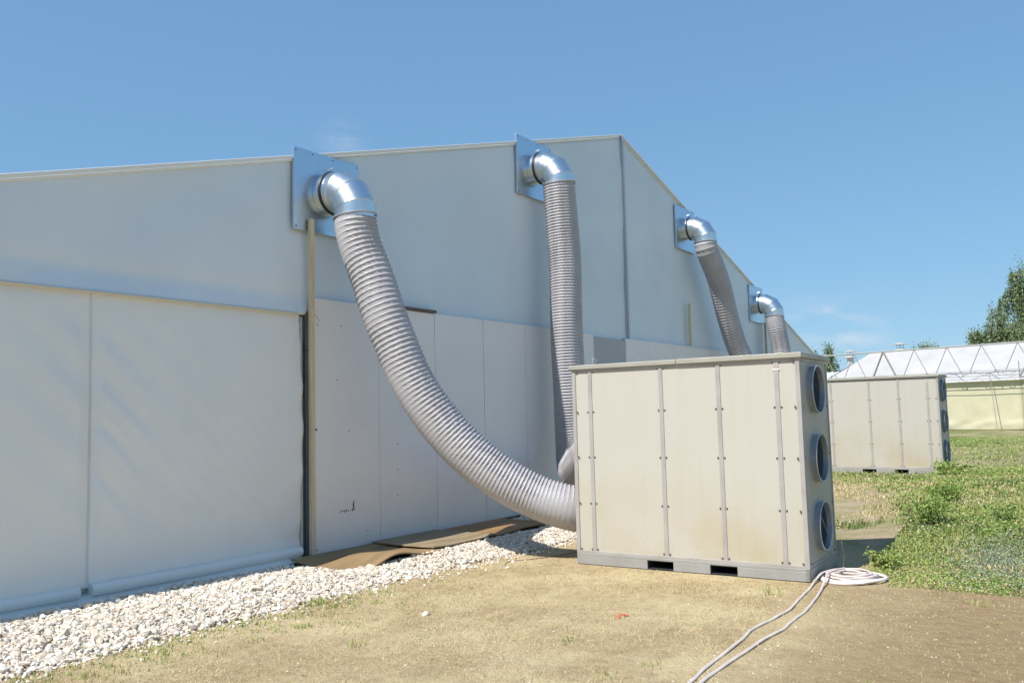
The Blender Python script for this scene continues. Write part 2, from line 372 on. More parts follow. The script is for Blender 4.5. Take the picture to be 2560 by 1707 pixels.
# curtains
def curtain(x0, x1, name, right):
    us = np.arange(x0, x1 + 1e-6, (x1 - x0) / round((x1 - x0) / .03)); vs = np.linspace(.15, 3.02, 110)
    U, Z = np.meshgrid(us, vs, indexing='ij')
    D = .03 * fnoise(U, Z, .8, 2, 2) + .05 * np.sin(np.clip((Z - .15) / 2.9, 0, 1) * math.pi)
    d = U + 2.8
    sea = np.clip(np.abs(d) / .12, 0, 1) 
    if not right: sea = np.where(d > 0, 0, sea)
    if right:
        ph = (Z + .95 * d - .12 * d * d) * 2 * np.pi / .47 + 1.4 * fnoise(U, Z, 1.1, 2, 8)
        A = .014 * np.exp(-d / .7) * sst(.25, .7, Z) * (1 - sst(2.5, 2.9, Z)) * sst(0, .05, d)
        D += A * np.sin(ph) + .010 * np.exp(-d / .95) * np.sin((Z + 1.15 * d + .1 * fnoise(U, Z, 2.0, 2, 3)) * 2 * np.pi / .27) * sst(.2, .6, Z) * sst(2.4, 1.4, Z) * np.clip(.5 + 1.2 * fnoise(U, Z, 1.6, 2, 12), 0, 1)
        D += .009 * np.exp(-(Z - .2) / .35) * np.sin((Z * .7 + d) * 2 * np.pi / .55 + 2 * fnoise(U, Z, 1.5, 2, 2))
        e = -.12 - U
        r = np.hypot(e + .05, 2.98 - Z) + .01; th = np.arctan2(2.98 - Z, e + .05)
        D += .010 * np.exp(-r / .35) * np.sin(th * 14)
        D += .012 * np.exp(-e / .22) * np.sin((Z + .8 * e) * 2 * np.pi / .52 + 1.0) * (1 - sst(2.2, 2.8, Z))
    else:
        ph = (Z + .85 * d) * 2 * np.pi / .55 + 1.2 * fnoise(U, Z, 1.0, 2, 9)
        A = .012 * np.exp(d / .8) * sst(.3, .8, Z) * (1 - sst(2.6, 2.95, Z))
        D += A * np.sin(ph)
        r = np.hypot(d, 2.98 - Z) + .01; th = np.arctan2(2.98 - Z, -d + .02)
        D += .02 * np.exp(-r / .12) * np.sin(th * 6)
    D += .02 * np.exp(-((Z - .2) / .08) ** 2)
    D = D * np.clip((3.02 - Z) / .12, 0, 1)
    D += .006 * np.sin(U * 2 * np.pi / .8) * sst(.9, .2, Z)
    Y = (-.0275 if right else -.0245) - D * sea
    n0, n1 = U.shape; I = np.arange(n0 * n1).reshape(n0, n1)
    f = np.stack([I[:-1, :-1], I[1:, :-1], I[1:, 1:], I[:-1, 1:]], -1).reshape(-1, 4)
    o = mesh_obj(name, np.stack([U, Y, Z], -1).reshape(-1, 3), f, M['curtain'], tent, True)
    s = o.modifiers.new('thickness', 'SOLIDIFY'); s.thickness = .004; s.offset = -1
    # bottom roll with the pipe in it
    mb = MB(); pts = [(x, -.055 - .012 * math.sin(x * 2.1) - .01 * float(fnoise(x, 0., 3.1, 2, 4)), .135 + .008 * float(fnoise(x, 0., 2., 2, 6))) for x in np.linspace(x0 + .02, x1 - .15 if not right else x1 - .02, 50)]
    mb.tube(pts, .062, 14); mb.obj('curtain_roll', M['curtain'], o, True)
    return o
curtain(XL, -2.75, 'curtain', False)
cr = curtain(-2.80, -.135, 'curtain', True)
mb = MB(); mb.tube([(-2.802, -.033, z) for z in np.linspace(.2, 2.97, 12)], .003, 5); mb.obj('curtain_seam', M['curtain'], tent)
# ground skirt lying out from under the roll
def skirt():
    us = np.arange(XL, -.1, .05); prof = [(.0, .11), (-.06, .075), (-.10, .05), (-.14, .034), (-.20, .035), (-.28, .03)]
    v = []
    for x in us:
        k = .75 + .5 * (.5 + float(fnoise(x, 0., 2.2, 3, 2)))
        for j, (y, z) in enumerate(prof): v.append((x, y * (k if j > 2 else 1), z + .012 * float(fnoise(x, y * 3, 4.5, 2, 1)) * (j > 1)))
    n = len(prof); v = np.array(v); I = np.arange(len(v)).reshape(-1, n)
    f = np.stack([I[:-1, :-1], I[1:, :-1], I[1:, 1:], I[:-1, 1:]], -1).reshape(-1, 4)
    o = mesh_obj('ground_skirt', v, f, M['curtain'], tent, True); s = o.modifiers.new('t', 'SOLIDIFY'); s.thickness = .005
skirt()
mb = MB(); mb.box(XL, -.06, .0, .05, -.02, .14); mb.obj('base_rail', M['alu'], tent)
# door upright in the dark slot
mb = MB(); mb.box(-.135, -.112, -.06, .02, .12, 2.97); mb.obj('curtain_rail', M['alu'], tent, bevel=.003)
mb = MB(); mb.box(-.112, -.03, -.015, .04, 0, 2.99); mb.obj('door_post', mat('grey_green_post', (.13, .15, .15), .6, var=(.07, .08, .08), vscale=6), tent)
mb = MB(); mb.box(XL, XR, .06, .10, 0, 3.3); mb.obj('inner_lining', M['roof'], tent)
mb = MB()
pts = [(-.09, -.03, 2.6)]
for i in range(14): pts.append((-.085 + .02 * math.sin(i * 1.7), -.035 - .01 * math.cos(i * 2.3), 2.62 - i * .05))
mb.tube(catmull(pts, 3), .006, 5); mb.tube([(-.14, -.04, 2.55), (-.05, -.09, 2.56), (-.02, -.10, 2.54)], .005, 5); mb.obj('rope_end', M['rubber'], tent)

# partition panels
pw = empty('panel_wall', (0, 0, 0), label='tall white boarded wall panels standing under the grey gable fabric', cat='wall')
x = 0.0; i = 0
while x < 23.4:
    wd = 1.2; m_ = M['panel']
    if i == 6: wd = 1.35; m_ = M['panelg']
    if x + wd > 23.5: wd = 23.5 - x
    dy = random.uniform(-.004, .004); top = 3.22 + random.uniform(-.006, .006)
    if i == 6: top = 3.17
    mb = MB(); mb.box(x + .004, x + wd - .004, -.10 + dy, -.06 + dy, .0 - .004 * x * 0, top); mb.obj('wall_panel', m_, pw, bevel=.003)
    x += wd; i += 1
pan_m = mat('marker_ink', (.04, .04, .05), .6)
for (px, pz, s) in [(.05, 3.0, .007), (.09, 2.97, .006), (.04, 2.9, .005), (.1, 2.88, .007), (.12, 2.94, .005), (.06, 1.58, .015), (.42, 2.2, .006), (.06, .12, .008), (.62, 1.55, .007), (1.55, 1.35, .007), (1.55, 1.0, .006), (1.54, .65, .006), (.5, 2.9, .006), (.95, .25, .006)]:
    mb = MB(); mb.lathe([(0.0005, -.012), (s, -.010), (s, 0)], (px, -.102, pz), 'y', 8); mb.obj('nail_head', M['bolt'], pw)
# worn pencil marks low on the first panel
mb = MB()
for k in range(7): mb.box(.46 + k * .035, .47 + k * .035, -.1075, -.098, .53 + random.uniform(-.01, .01), .545 + random.uniform(-.004, .02))
mb.box(.70, .707, -.1075, -.098, .53, .66); mb.box(.675, .69, -.1075, -.098, .60, .608); mb.box(.69, .696, -.1075, -.098, .55, .64)
mb.obj('scuff_mark', M['bolt'], pw)
# timber battens at the foot and on top of the panels
for (a, b, z, h, y) in [(1.02, 1.62, .012, .03, -.16), (2.32, 2.95, .012, .03, -.16), (3.75, 5.2, .012, .035, -.16)]:
    mb = MB(); mb.box(a, b, y, -.105, z, z + h + .03); o = mb.obj('wooden_batten', M['batten'], None, bevel=.003)
    tag(o, {1.02: 'short dark batten at the foot of the panel wall, left of three', 2.32: 'short dark batten at the foot of the panel wall, middle of three', 3.75: 'long dark batten at the foot of the panel wall, farthest'}[a], 'batten', 'battens at the foot of the panel wall')
mb = MB(); mb.box(1.62, 2.42, -.13, -.05, 3.222, 3.262); o = mb.obj('wooden_batten', M['batten'], bevel=.003)
tag(o, 'brown batten lying on top of the panel wall beside the big bent hose', 'batten')

# timber posts
for (px, z0, z1, lab) in [(-.03, 0, 4.2, 'tall pale timber post between curtain and panels, under the nearest duct'), (11.88, 3.24, 4.24, 'short pale timber post on the gable left of the third hose'), (17.45, 3.24, 4.2, 'pale timber post under the farthest duct plate')]:
    mb = MB(); ys = -.13
    mb.add([(px - .032, ys - .025, z0), (px + .032, ys - .025, z0), (px + .032, ys + .025, z0), (px - .032, ys + .025, z0),
            (px - .027, ys - .025, z1), (px + .037, ys - .025, z1), (px + .037, ys + .025, z1), (px - .027, ys + .025, z1)],
           [(3, 2, 1, 0), (4, 5, 6, 7), (0, 1, 5, 4), (1, 2, 6, 5), (2, 3, 7, 6), (3, 0, 4, 7)])
    tag(mb.obj('timber_post', M['timber'], bevel=.004), lab, 'post', 'timber posts against the tent')

# ------------------------------------------------------------------ duct elbows
def build_elbow():
    root = empty('duct_elbow', (0, 0, 0))
    mb = MB(); mb.box(-.565, .565, -.085, -.073, -.52, .52); mb.box(-.565, -.55, -.073, -.05, -.52, .52); mb.box(.55, .565, -.073, -.05, -.52, .52); mb.obj('wall_plate', M['plate'], root, bevel=.002)
    r = .262; yc = -.24; Rb = .33
    mb = MB(); mb.lathe([(r, -.087), (r, -.20)], axis='y', n=48); mb.obj('collar', M['galv'], root, True)
    mb = MB(); mb.lathe([(r + .001, -.196), (r + .02, -.198), (r + .026, -.213), (r + .02, -.228), (r + .001, -.23)], axis='y', n=48); mb.obj('rubber_seal', M['rubber'], root, True)
    mb = MB(); mb.lathe([(r + .004, -.246), (r + .012, -.25), (r + .004, -.254)], axis='y', n=48); mb.obj('seam_bead', M['galv'], root, True)
    # four-piece bend turning from -y to -z
    n = 48; rings = []
    def ring(c, e2, k): return [(r * math.cos(2 * math.pi * j / n), c[1] + e2[1] * r * k * math.sin(2 * math.pi * j / n), c[2] + e2[2] * r * k * math.sin(2 * math.pi * j / n)) for j in range(n)]
    rings.append(ring((0, -.20, 0), (0, 0, 1), 1))
    for th in (15, 45, 75):
        t = R(th); rad = Rb / math.cos(R(15)); e = (0, -math.sin(t), math.cos(t)); c = (0, yc + e[1] * rad, -Rb + e[2] * rad); rings.append(ring(c, e, 1 / math.cos(R(15))))
    end = (0, yc - Rb, -Rb); rings.append(ring((0, end[1], end[2] + .02), (0, -1, 0), 1)); rings.append(ring((0, end[1], end[2] - .05), (0, -1, 0), 1))
    for i in range(3 + 1):
        a, b = rings[i], rings[i + 1]
        mb = MB(); mb.add(a + b, [(j, (j + 1) % n, n + (j + 1) % n, n + j) for j in range(n)]); mb.obj('bend_section', M['galv'], root, True)
    mb = MB(); mb.add(rings[4] + rings[5], [(j, (j + 1) % n, n + (j + 1) % n, n + j) for j in range(n)]); mb.obj('outlet_collar', M['galv'], root, True)
    for i in (1, 2, 3):
        mb = MB(); mb.tube(rings[i], .0065, 6, closed=True); mb.obj('seam_bead', M['galv'], root, True)
    mb = MB(); mb.tube([(-.0, -.115, .33), (.01, -.19, .345)], .009, 8); mb.obj('screw_rod', M['alu'], root, True)
    for (sx, sz) in ((-.53, .48), (.53, .48), (-.53, -.48), (.53, -.48), (.1, .48), (-.25, .48)):
        mb = MB(); mb.lathe([(.0005, -.122), (.009, -.120), (.009, -.113)], (sx, .03, sz), 'y', 8); mb.obj('screw', M['bolt'], root)
    mb = MB(); mb.box(-.003, .003, -.80, -.80 + .0, 0, 0) if False else mb.lathe([(.0005, -.018), (.008, -.016), (.008, 0)], (.10, end[1] - .24, -.355), 'y', 8); mb.obj('screw', M['bolt'], root)
    return root
e0 = build_elbow()
EL = [(.30, 4.57, 'nearest bent metal duct elbow on its square plate, above the timber post'), (5.29, 6.02, 'bent metal duct elbow on its plate near the tent peak'),
      (11.98, 6.05, 'third metal duct elbow, on the falling right slope of the gable'), (16.93, 4.69, 'farthest and smallest metal duct elbow, above the first box unit')]
for i, (ex, ez, lab) in enumerate(EL):
    o = e0 if i == 0 else copy_tree(e0); o.location = (ex, 0, ez); tag(o, lab, 'duct', 'metal duct elbows on the tent gable')

# ------------------------------------------------------------------ hoses
def make_hose(path, label, pitch=.083, Rr=.268, seed=0, smooth_tail=0, amp=1.0, pt=(1, 1), cs=1.):
    P = catmull(path, 24); P = np.array([tuple(p) for p in P]); s = np.r_[0, np.cumsum(np.linalg.norm(np.diff(P, axis=0), axis=1))]
    Ltot = s[-1]; ns = int(Ltot / (pitch * min(pt) / 10)); S = np.linspace(0, Ltot, ns)
    Q = np.stack([np.interp(S, s, P[:, k]) for k in range(3)], -1)
    ker = np.ones(9) / 9; Qs = Q.copy()
    for k in range(3): Qs[4:-4, k] = np.convolve(Q[:, k], ker, 'valid')
    Q = Qs
    T = np.gradient(Q, axis=0); T /= np.linalg.norm(T, axis=1)[:, None]
    K = np.gradient(T, axis=0) / (S[1] - S[0]); 
    wk = int(.7 / (S[1] - S[0])); Kp = np.pad(K, ((wk, wk), (0, 0)), 'edge')
    for k in range(3): K[:, k] = np.convolve(Kp[:, k], np.ones(wk) / wk, 'same')[wk:-wk]
    n = 110; ang = np.arange(n) * 2 * np.pi / n
    u = np.array([1., 0, 0]); U_ = []; W_ = []
    for t in T:
        u = u - t * (u @ t); u /= np.linalg.norm(u); U_.append(u.copy()); W_.append(np.cross(t, u))
    U_ = np.array(U_); W_ = np.array(W_)
    Nn = U_[:, None, :] * np.cos(ang)[None, :, None] + W_[:, None, :] * np.sin(ang)[None, :, None]
    kap = (Nn * K[:, None, :]).sum(-1)                         # >0 on the inside of the bend
    pv = pitch * (pt[0] + (pt[1] - pt[0]) * sst(.15, .75, S / Ltot)); PH = np.r_[0, np.cumsum((S[1] - S[0]) / pv[1:])]
    ph = (PH[:, None] - ang[None, :] / (2 * np.pi)) 
    fr = ph - np.floor(ph)
    rib = np.exp(-((np.minimum(fr, 1 - fr)) / .055) ** 2)
    sag = np.sin(fr * np.pi) ** .6
    rs = np.random.default_rng(seed)
    k0 = np.floor(ph).astype(int); tab = rs.uniform(0, 1, (int(k0.max() - k0.min()) + 2, 4)); kk = tab[k0 - k0.min()]
    wr = np.sin(ang[None, :] * (19 + np.floor(kk[..., 0] * 9)) + fr * 7 * (1 if seed % 2 else -1) + kk[..., 1] * 6.28) * .6 + .5 * np.sin(ang[None, :] * 31 + fr * 9 + kk[..., 2] * 6.28)
    ed = np.clip(.5 + .5 * np.sin(ang[None, :] * 3 + kk[..., 3] * 6.28 + S[:, None] * 2), 0, 1)
    kn = np.linalg.norm(K, axis=1)[:, None]; side = kap / (kn + 1e-6); bl = cs * np.clip((kn - .06) / .22, 0, 1)
    squeeze = np.clip((1 - bl) * .75 + bl * (.62 + .75 * side), .10, 1.4) * amp
    fade = 1 - (sst(Ltot - smooth_tail - .25, Ltot - smooth_tail, S) if smooth_tail else 0 * S)
    fade = fade[:, None]
    r = Rr + (.007 * rib * np.clip(squeeze * 1.4, .12, 1) - .0135 * sag * squeeze) * (.12 + .88 * fade) + .0068 * wr * sag * (.35 + .65 * ed) * squeeze * fade + (1 - fade) * .02
    r += .004 * np.sin(S[:, None] * 3.1 + seed) * np.cos(ang[None, :] * 2 + seed)
    r *= 1 - .10 * sst(.10, 0, S)[:, None] * .35
    V = Q[:, None, :] + Nn * r[..., None]
    I = np.arange(ns * n).reshape(ns, n); J = np.roll(I, -1, axis=1)
    f = np.stack([I[:-1], J[:-1], J[1:], I[1:]], -1).reshape(-1, 4)
    o = mesh_obj('flexible_hose', V.reshape(-1, 3), f, M['hose'], None, True)
    tag(o, label, 'hose', 'flexible hoses from the tent gable')
    # clamp band round the upper cuff
    c = Q[2]; pts = [tuple(c + (U_[2] * math.cos(a) + W_[2] * math.sin(a)) * (Rr + .004)) for a in np.linspace(0, 2 * np.pi, 40, endpoint=False)]
    mb = MB(); mb.tube(pts, .007, 6, closed=True); mb.obj('hose_clamp', M['hose'], o, True)
    return o
make_hose([(.30, -.57, 4.22), (.305, -.60, 4.0), (.33, -.67, 3.75), (.37, -.80, 3.4), (.40, -.90, 3.08), (.49, -1.07, 2.57), (.60, -1.28, 2.05), (.78, -1.60, 1.53), (1.0, -1.98, 1.10), (1.25, -2.42, .78), (1.48, -2.84, .60), (1.72, -3.06, .56)],
          'thick grey ribbed hose sweeping in a long curve into the big cream unit', .067, .268, 1, pt=(1, .72))
make_hose([(5.29, -.57, 5.70), (5.33, -.575, 5.2), (5.39, -.59, 4.3), (5.37, -.59, 3.2), (5.38, -.60, 2.2), (5.38, -.61, 1.45), (5.30, -.68, 1.02), (5.05, -.85, .80), (4.6, -1.15, .78), (3.8, -1.7, .88), (2.9, -2.3, 1.05), (2.2, -2.8, 1.18), (1.85, -3.06, 1.2)],
          'grey ribbed hose hanging straight down from the duct near the tent peak', .050, .282, 2, amp=1.1)
make_hose([(11.98, -.57, 5.72), (12.02, -.58, 5.5), (12.28, -.60, 5.2), (12.62, -.62, 4.78), (13.1, -.65, 3.85), (13.5, -.72, 3.15), (13.9, -.95, 2.4), (14.3, -1.5, 1.85), (14.6, -2.3, 1.75)],
          'grey ribbed hose slanting down from the third duct behind the cream unit', .072, .262, 3, amp=1.1, cs=.15)
make_hose([(16.93, -.57, 4.36), (16.98, -.6, 4.0), (17.1, -.65, 3.4), (17.05, -.75, 2.6), (16.8, -.95, 1.8), (16.2, -1.3, 1.3), (15.3, -1.9, 1.15), (14.85, -2.35, 1.15)],
          'short visible grey hose under the farthest duct elbow', .06, .262, 4, amp=1.1)

# ------------------------------------------------------------------ heater units
W_, L_, H_ = 1.10, 2.60, 2.25
XP = .50
def build_unit():
    """origin at the near right bottom corner; x = away from the viewer, y = towards the tent"""
    root = empty('heater_unit')
    # base skid
    mb = MB(); zt = .125
    s1 = (.73, 1.02); s2 = (1.43, 1.73)
    for (a, b) in ((0, s1[0]), (s1[1], s2[0]), (s2[1], L_)): mb.box(0, .05, a, b, 0, zt - .03)
    mb.box(0, .05, 0, L_, zt - .03, zt); mb.box(.0, W_, -.0, .05, 0, zt - .002) ; mb.box(0.05, W_, L_ - .05, L_, 0, zt - .002)
    for (a, b) in ((0.05, s1[0]), (s1[1], s2[0]), (s2[1], L_ - .05)): mb.box(W_ - .05, W_, a, b, 0, zt - .004)
    mb.box(.05, W_ - .002, .05, L_ - .05, zt - .028, zt - .004)
    mb.obj('base_skid', M['base'], root, bevel=.004)
    for (a, b) in (s1, s2):
        m2 = MB(); m2.box(.01, W_, a - .006, a, .004, .092); m2.box(.01, W_, b, b + .006, .004, .092); m2.box(.01, W_, a, b, .004, .008); m2.box(.01, W_, a, b, .086, .092); m2.obj('fork_pocket', M['dark'], root)
    for yb in (.02, 1.17, 2.58):
        for zz in (.02, .045, .07, .095): m2 = MB(); m2.lathe([(.0005, -.004), (.006, -.003), (.006, .002)], (0, yb if yb != 1.17 else 1.175 + .012 * math.sin(zz * 90), zz), 'x', 6); m2.obj('rivet', M['strip'], root)
    zb, ztp = .150, 2.19
    ys = [0, .235, .85, 1.50, 2.37, L_]
    # cream panels between the strips
    for a, b in zip(ys[:-1], ys[1:]):
        mb = MB(); mb.box(.012, .03, a + .002, b - .002, zb, ztp); mb.obj('front_panel', M['cream'], root)
    for a, b in ((.03, 1.3), (1.302, L_ - .03)):
        mb = MB(); mb.box(W_ - .03, W_ - .012, a, b, zb, ztp); mb.obj('back_panel', M['cream'], root)
    # end panels with round openings
    def end_panel(y0, y1, name):
        n = 32; rr = .235; zc = [(.49, zb, .835), (1.18, .835, 1.535), (1.885, 1.535, ztp)]; xa, xb = .03, W_ - .03; xc = XP
        v = []; f = []
        for (c, za, zt_) in zc:
            for y in (y0, y1):
                b = len(v)
                for k in range(n):
                    a = 2 * math.pi * k / n; v.append((xc + rr * math.cos(a), y, c + rr * math.sin(a)))
                for k in range(n):
                    a = 2 * math.pi * k / n; cx, cz = math.cos(a), math.sin(a)
                    tx = ((xb - xc) / cx) if cx > 1e-6 else ((xa - xc) / cx) if cx < -1e-6 else 1e9
                    tz = ((zt_ - c) / cz) if cz > 1e-6 else ((za - c) / cz) if cz < -1e-6 else 1e9
                    # snap the diagonals on to the corners
                    t = min(tx, tz); px, pz = xc + cx * t, c + cz * t; v.append((px, y, pz))
                q = [(b + k, b + (k + 1) % n, b + n + (k + 1) % n, b + n + k) for k in range(n)]
                f += q if y == y0 else [x[::-1] for x in q]
            b0 = len(v) - 4 * n
            f += [(b0 + k, b0 + 2 * n + k, b0 + 2 * n + (k + 1) % n, b0 + (k + 1) % n) for k in range(n)]
            # corner fillers
            for (cx_, cz_) in ((xa, za), (xb, za), (xa, zt_), (xb, zt_)):
                for y, off in ((y0, b0 + n), (y1, b0 + 3 * n)):
                    best = None
                    for k in range(n):
                        p, q_ = v[off + k], v[off + (k + 1) % n]
                        on = lambda P, X_, Z_: (abs(P[0] - X_) < 1e-6) 
                        if (abs(p[0] - cx_) < 1e-6 and abs(q_[2] - cz_) < 1e-6) or (abs(q_[0] - cx_) < 1e-6 and abs(p[2] - cz_) < 1e-6): best = k
                    if best is not None:
                        v.append((cx_, y, cz_)); f.append((off + best, off + (best + 1) % n, len(v) - 1))
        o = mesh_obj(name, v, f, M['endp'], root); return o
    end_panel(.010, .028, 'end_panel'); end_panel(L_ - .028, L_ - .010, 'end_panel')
    # zinc strips proud of the panels
    for i, y in enumerate(ys):
        if i == 0: mb = MB(); mb.box(0, .030, 0, .045, .125, 2.2); mb.box(.030, .05, 0, .010, .125, 2.2)
        elif i == 5: mb = MB(); mb.box(0, .030, L_ - .045, L_, .125, 2.2)
        else: mb = MB(); mb.box(.003, .0125, y - .023, y + .023, .15, 2.19)
        mb.obj('corner_post' if i in (0, 5) else 'cover_strip', M['strip'], root, bevel=.002)
    for yy in (0, L_ - .03):
        mb = MB(); mb.box(W_ - .03, W_, yy, yy + .03, .125, 2.2); mb.obj('corner_post', M['strip'], root, bevel=.002)
    for q in ((.0015, .0135, .045, L_ - .045, .125, .152), (.0015, .0135, .045, L_ - .045, 2.165, 2.2), (.05, W_ - .03, .001, .0115, .127, .152), (.05, W_ - .03, .001, .0115, 2.165, 2.2)):
        mb = MB(); mb.box(*q); mb.obj('frame_rail', M['strip'], root, bevel=.002)
    # lid
    mb = MB(); mb.box(-.03, W_ + .03, -.03, 1.30, 2.20, 2.252); mb.box(-.028, W_ + .028, 1.304, L_ + .03, 2.20, 2.25); mb.obj('lid', M['lid'], root, bevel=.005)
    # bolts
    bm_ = MB(); bm_.lathe([(.0005, -.011), (.007, -.0095), (.010, -.004), (.011, 0)], (0, 0, 0), 'x', 8)
    bp = None; rows = (.17, .68, 1.20, 1.71, 2.165)
    spots = []
    for zc in rows:
        for y in ys[1:5]: spots += [(.012, y - .036, zc), (.012, y + .036, zc)]
        spots += [(.002, .062, zc), (.002, L_ - .062, zc)]
    for s_ in spots:
        if bp is None: bp = bm_.obj('bolt', M['bolt'], root, True); bp.location = s_
        else: c = bp.copy(); C.objects.link(c); c.location = s_
    for zc in rows:
        for xx in (.075, W_ - .06):
            c = bp.copy(); C.objects.link(c); c.location = (xx, .010, zc); c.rotation_euler = (0, 0, R(90))
    # air spigots on both ends
    for yend, sg in ((.010, -1), (L_ - .010, 1)):
        for zc in (.49, 1.18, 1.885):
            prof = [(.234, -.22), (.234, .048), (.236, .066), (.246, .070), (.253, .062), (.249, .05), (.243, .04), (.243, .0), (.262, .0), (.262, -.004), (.238, -.004)]
            mb = MB(); mb.lathe([(r, yend + sg * h) for r, h in prof], (XP, 0, zc), 'y', 48); o = mb.obj('air_spigot', M['port'], root, True)
            m2 = MB(); m2.lathe([(.0005, yend - sg * .20), (.2325, yend - sg * .20), (.2325, yend + sg * .012)], (XP, 0, zc), 'y', 32); m2.obj('duct_shade_lining', M['inner'], o)  # back disc plus added dark sleeve; shade of the opening painted in
            if sg < 0:
                m2 = MB(); ca, sa = math.cos(R(35)), math.sin(R(35)); n = 28
                m2.add([(XP + .225 * math.cos(2 * math.pi * k / n), yend + .10 + .08 * math.cos(2 * math.pi * k / n) + d, zc + .225 * math.sin(2 * math.pi * k / n)) for d in (0, .004) for k in range(n)], [tuple(range(n)), tuple(range(n, 2 * n))[::-1]] + [(k, n + k, n + (k + 1) % n, (k + 1) % n) for k in range(n)])
                m2.obj('damper_blade', M['inner'], o)
                m2 = MB(); m2.tube([(W_ / 2 - .15, yend - .02, zc + .17), (W_ / 2 + .17, yend - .03, zc - .15)], .004, 6); m2.obj('blade_rod', M['port'], o) if zc < .6 else None
    mb = MB(); mb.tube([(0.04 * math.cos(a) + .10, 2.35, 2.30 + .032 * math.sin(a)) for a in np.linspace(0, 2 * math.pi, 14, endpoint=False)], .007, 6, closed=True); mb.tube([(.10, 2.35, 2.25), (.10, 2.35, 2.272)], .01, 6); mb.obj('lifting_eye', M['alu'], root, True)
    mb = MB(); mb.box(.0005, .004, .2, .27, 2.085, 2.097); mb.obj('tape', M['trimw'], root)
    mb = MB(); mb.tube([(W_ / 2 + .2, -.13, .33), (W_ / 2 + .26, -.14, .15), (W_ / 2 + .24, -.13, .02)], .004, 5); mb.obj('drain_wire', M['alu'], root)
    return root
un = build_unit(); un.location = (1.29, -5.68, 0); un.rotation_euler = (R(0.0), 0, R(1.0))
tag(un, 'big cream air unit in front, with grey strips, lid and three round openings', 'heater', 'cream air units beside the tent')
u2 = copy_tree(un); u2.location = (14.22, -5.05, float(ground_h(14.5, -4)) - .005); u2.rotation_euler = (0, 0, R(-.5))
tag(u2, 'smaller looking cream air unit farther back, standing in the grass', 'heater', 'cream air units beside the tent')

# ------------------------------------------------------------------ boards
def board(name, x0, x1, y0, y1, zf, m, lab):
    xs = np.linspace(x0, x1, 40); ysn = np.linspace(y0, y1, 14)
    U, V = np.meshgrid(xs, ysn, indexing='ij'); Z = zf(U, V)
    sk = np.where(U < x0 + .5, (x0 + .5 - U) * (V - y0) * -0.35 * (x0 < 0), 0)
    X = U - sk * 0 + (V / 1.3) * .22 * (x0 < 0) * (1 - (U - x0) / (x1 - x0))
    yy = V + .012 * np.sin(U * 9) * (V < y0 + .05)
    n0, n1 = U.shape; I = np.arange(n0 * n1).reshape(n0, n1); n = n0 * n1
    P = np.stack([X, yy, Z], -1).reshape(-1, 3); Q = P.copy(); Q[:, 2] -= .016
    f = np.stack([I[:-1, :-1], I[1:, :-1], I[1:, 1:], I[:-1, 1:]], -1).reshape(-1, 4)
    bd = lambda a: np.stack([a[:-1], a[:-1] + n, a[1:] + n, a[1:]], -1)
    f = np.concatenate([f, f[:, ::-1] + n, bd(I[:, 0]), bd(I[:, -1])[:, ::-1], bd(I[-1, :]), bd(I[0, :])[:, ::-1]])
    o = mesh_obj(name, np.concatenate([P, Q]), f, m, None); return tag(o, lab, 'board', 'old boards lying along the wall')
edge = lambda V: np.clip((-V - .2) / 1.0, 0, 1)
z1 = lambda U, V: .085 + edge(V) * (-.035 * np.exp(-((U + .45) / .28) ** 2) + .075 * np.exp(-((U - .22) / .30) ** 2) + .01 * np.sin(U * 5)) - .02 * np.sin(edge(V) * 3.1)
board('plywood_board', -.38, 1.02, -1.42, -.17, z1, M['board'], 'brown board with a curled up front edge beside the timber post')
board('plywood_board', .96, 2.25, -1.22, -.165, lambda U, V: z1(U, V) * .25 + .085 + .018 * edge(V) * np.sin(U * 3), M['board2'], 'greyish weathered board lying between the other two boards')
board('plywood_board', 2.2, 3.85, -1.20, -.165, lambda U, V: .088 + .02 * edge(V) * np.sin(U * 2.5) + .016 * (U < 2.3), M['board3'], 'reddish brown board at the far end of the boards, nearest the hose')

# ------------------------------------------------------------------ gravel
def grav_out(x): return -1.95 - .22 * sst(-1, 3, x) - .10 * fnoise(x, x * 0, 1.9, 3, 3) + .15 * sst(-3, -5.5, x)
def grav_h(x, y):
    t = (y - grav_out(x)) / (0 - grav_out(x)); ub = sst(-.75, -.45, x) * (1 - sst(3.8, 4.0, x)) * sst(-1.33, -1.2, y); return ground_h(x, y) + (.06 * np.clip(t * 4, 0, 1) * sst(-.12, -.4, y) + .012 * fnoise(x, y, 3.5, 3, 2)) * (1 - .8 * ub) - .02 * ub
xs = np.arange(-7, 24, .08); vs = np.linspace(0, 1, 24); U, V = np.meshgrid(xs, vs, indexing='ij')
Yg = grav_out(U) * (1 - V) + .04 * V; Zg = grav_h(U, np.minimum(Yg, 0)) - .022; Zg[:, 0] = ground_h(U[:, 0], Yg[:, 0]) - .03
n0, n1 = U.shape; I = np.arange(n0 * n1).reshape(n0, n1)
gb = mesh_obj('gravel_bed', np.stack([U, Yg, Zg], -1).reshape(-1, 3), np.stack([I[:-1, :-1], I[1:, :-1], I[1:, 1:], I[:-1, 1:]], -1).reshape(-1, 4), M['gbase'], None, True)
tag(gb, 'pale stony bed under the gravel strip', kind='structure')
t_ = (1 + 5 ** .5) / 2
ico = np.array([(-1, t_, 0), (1, t_, 0), (-1, -t_, 0), (1, -t_, 0), (0, -1, t_), (0, 1, t_), (0, -1, -t_), (0, 1, -t_), (t_, 0, -1), (t_, 0, 1), (-t_, 0, -1), (-t_, 0, 1)]) / 1.9
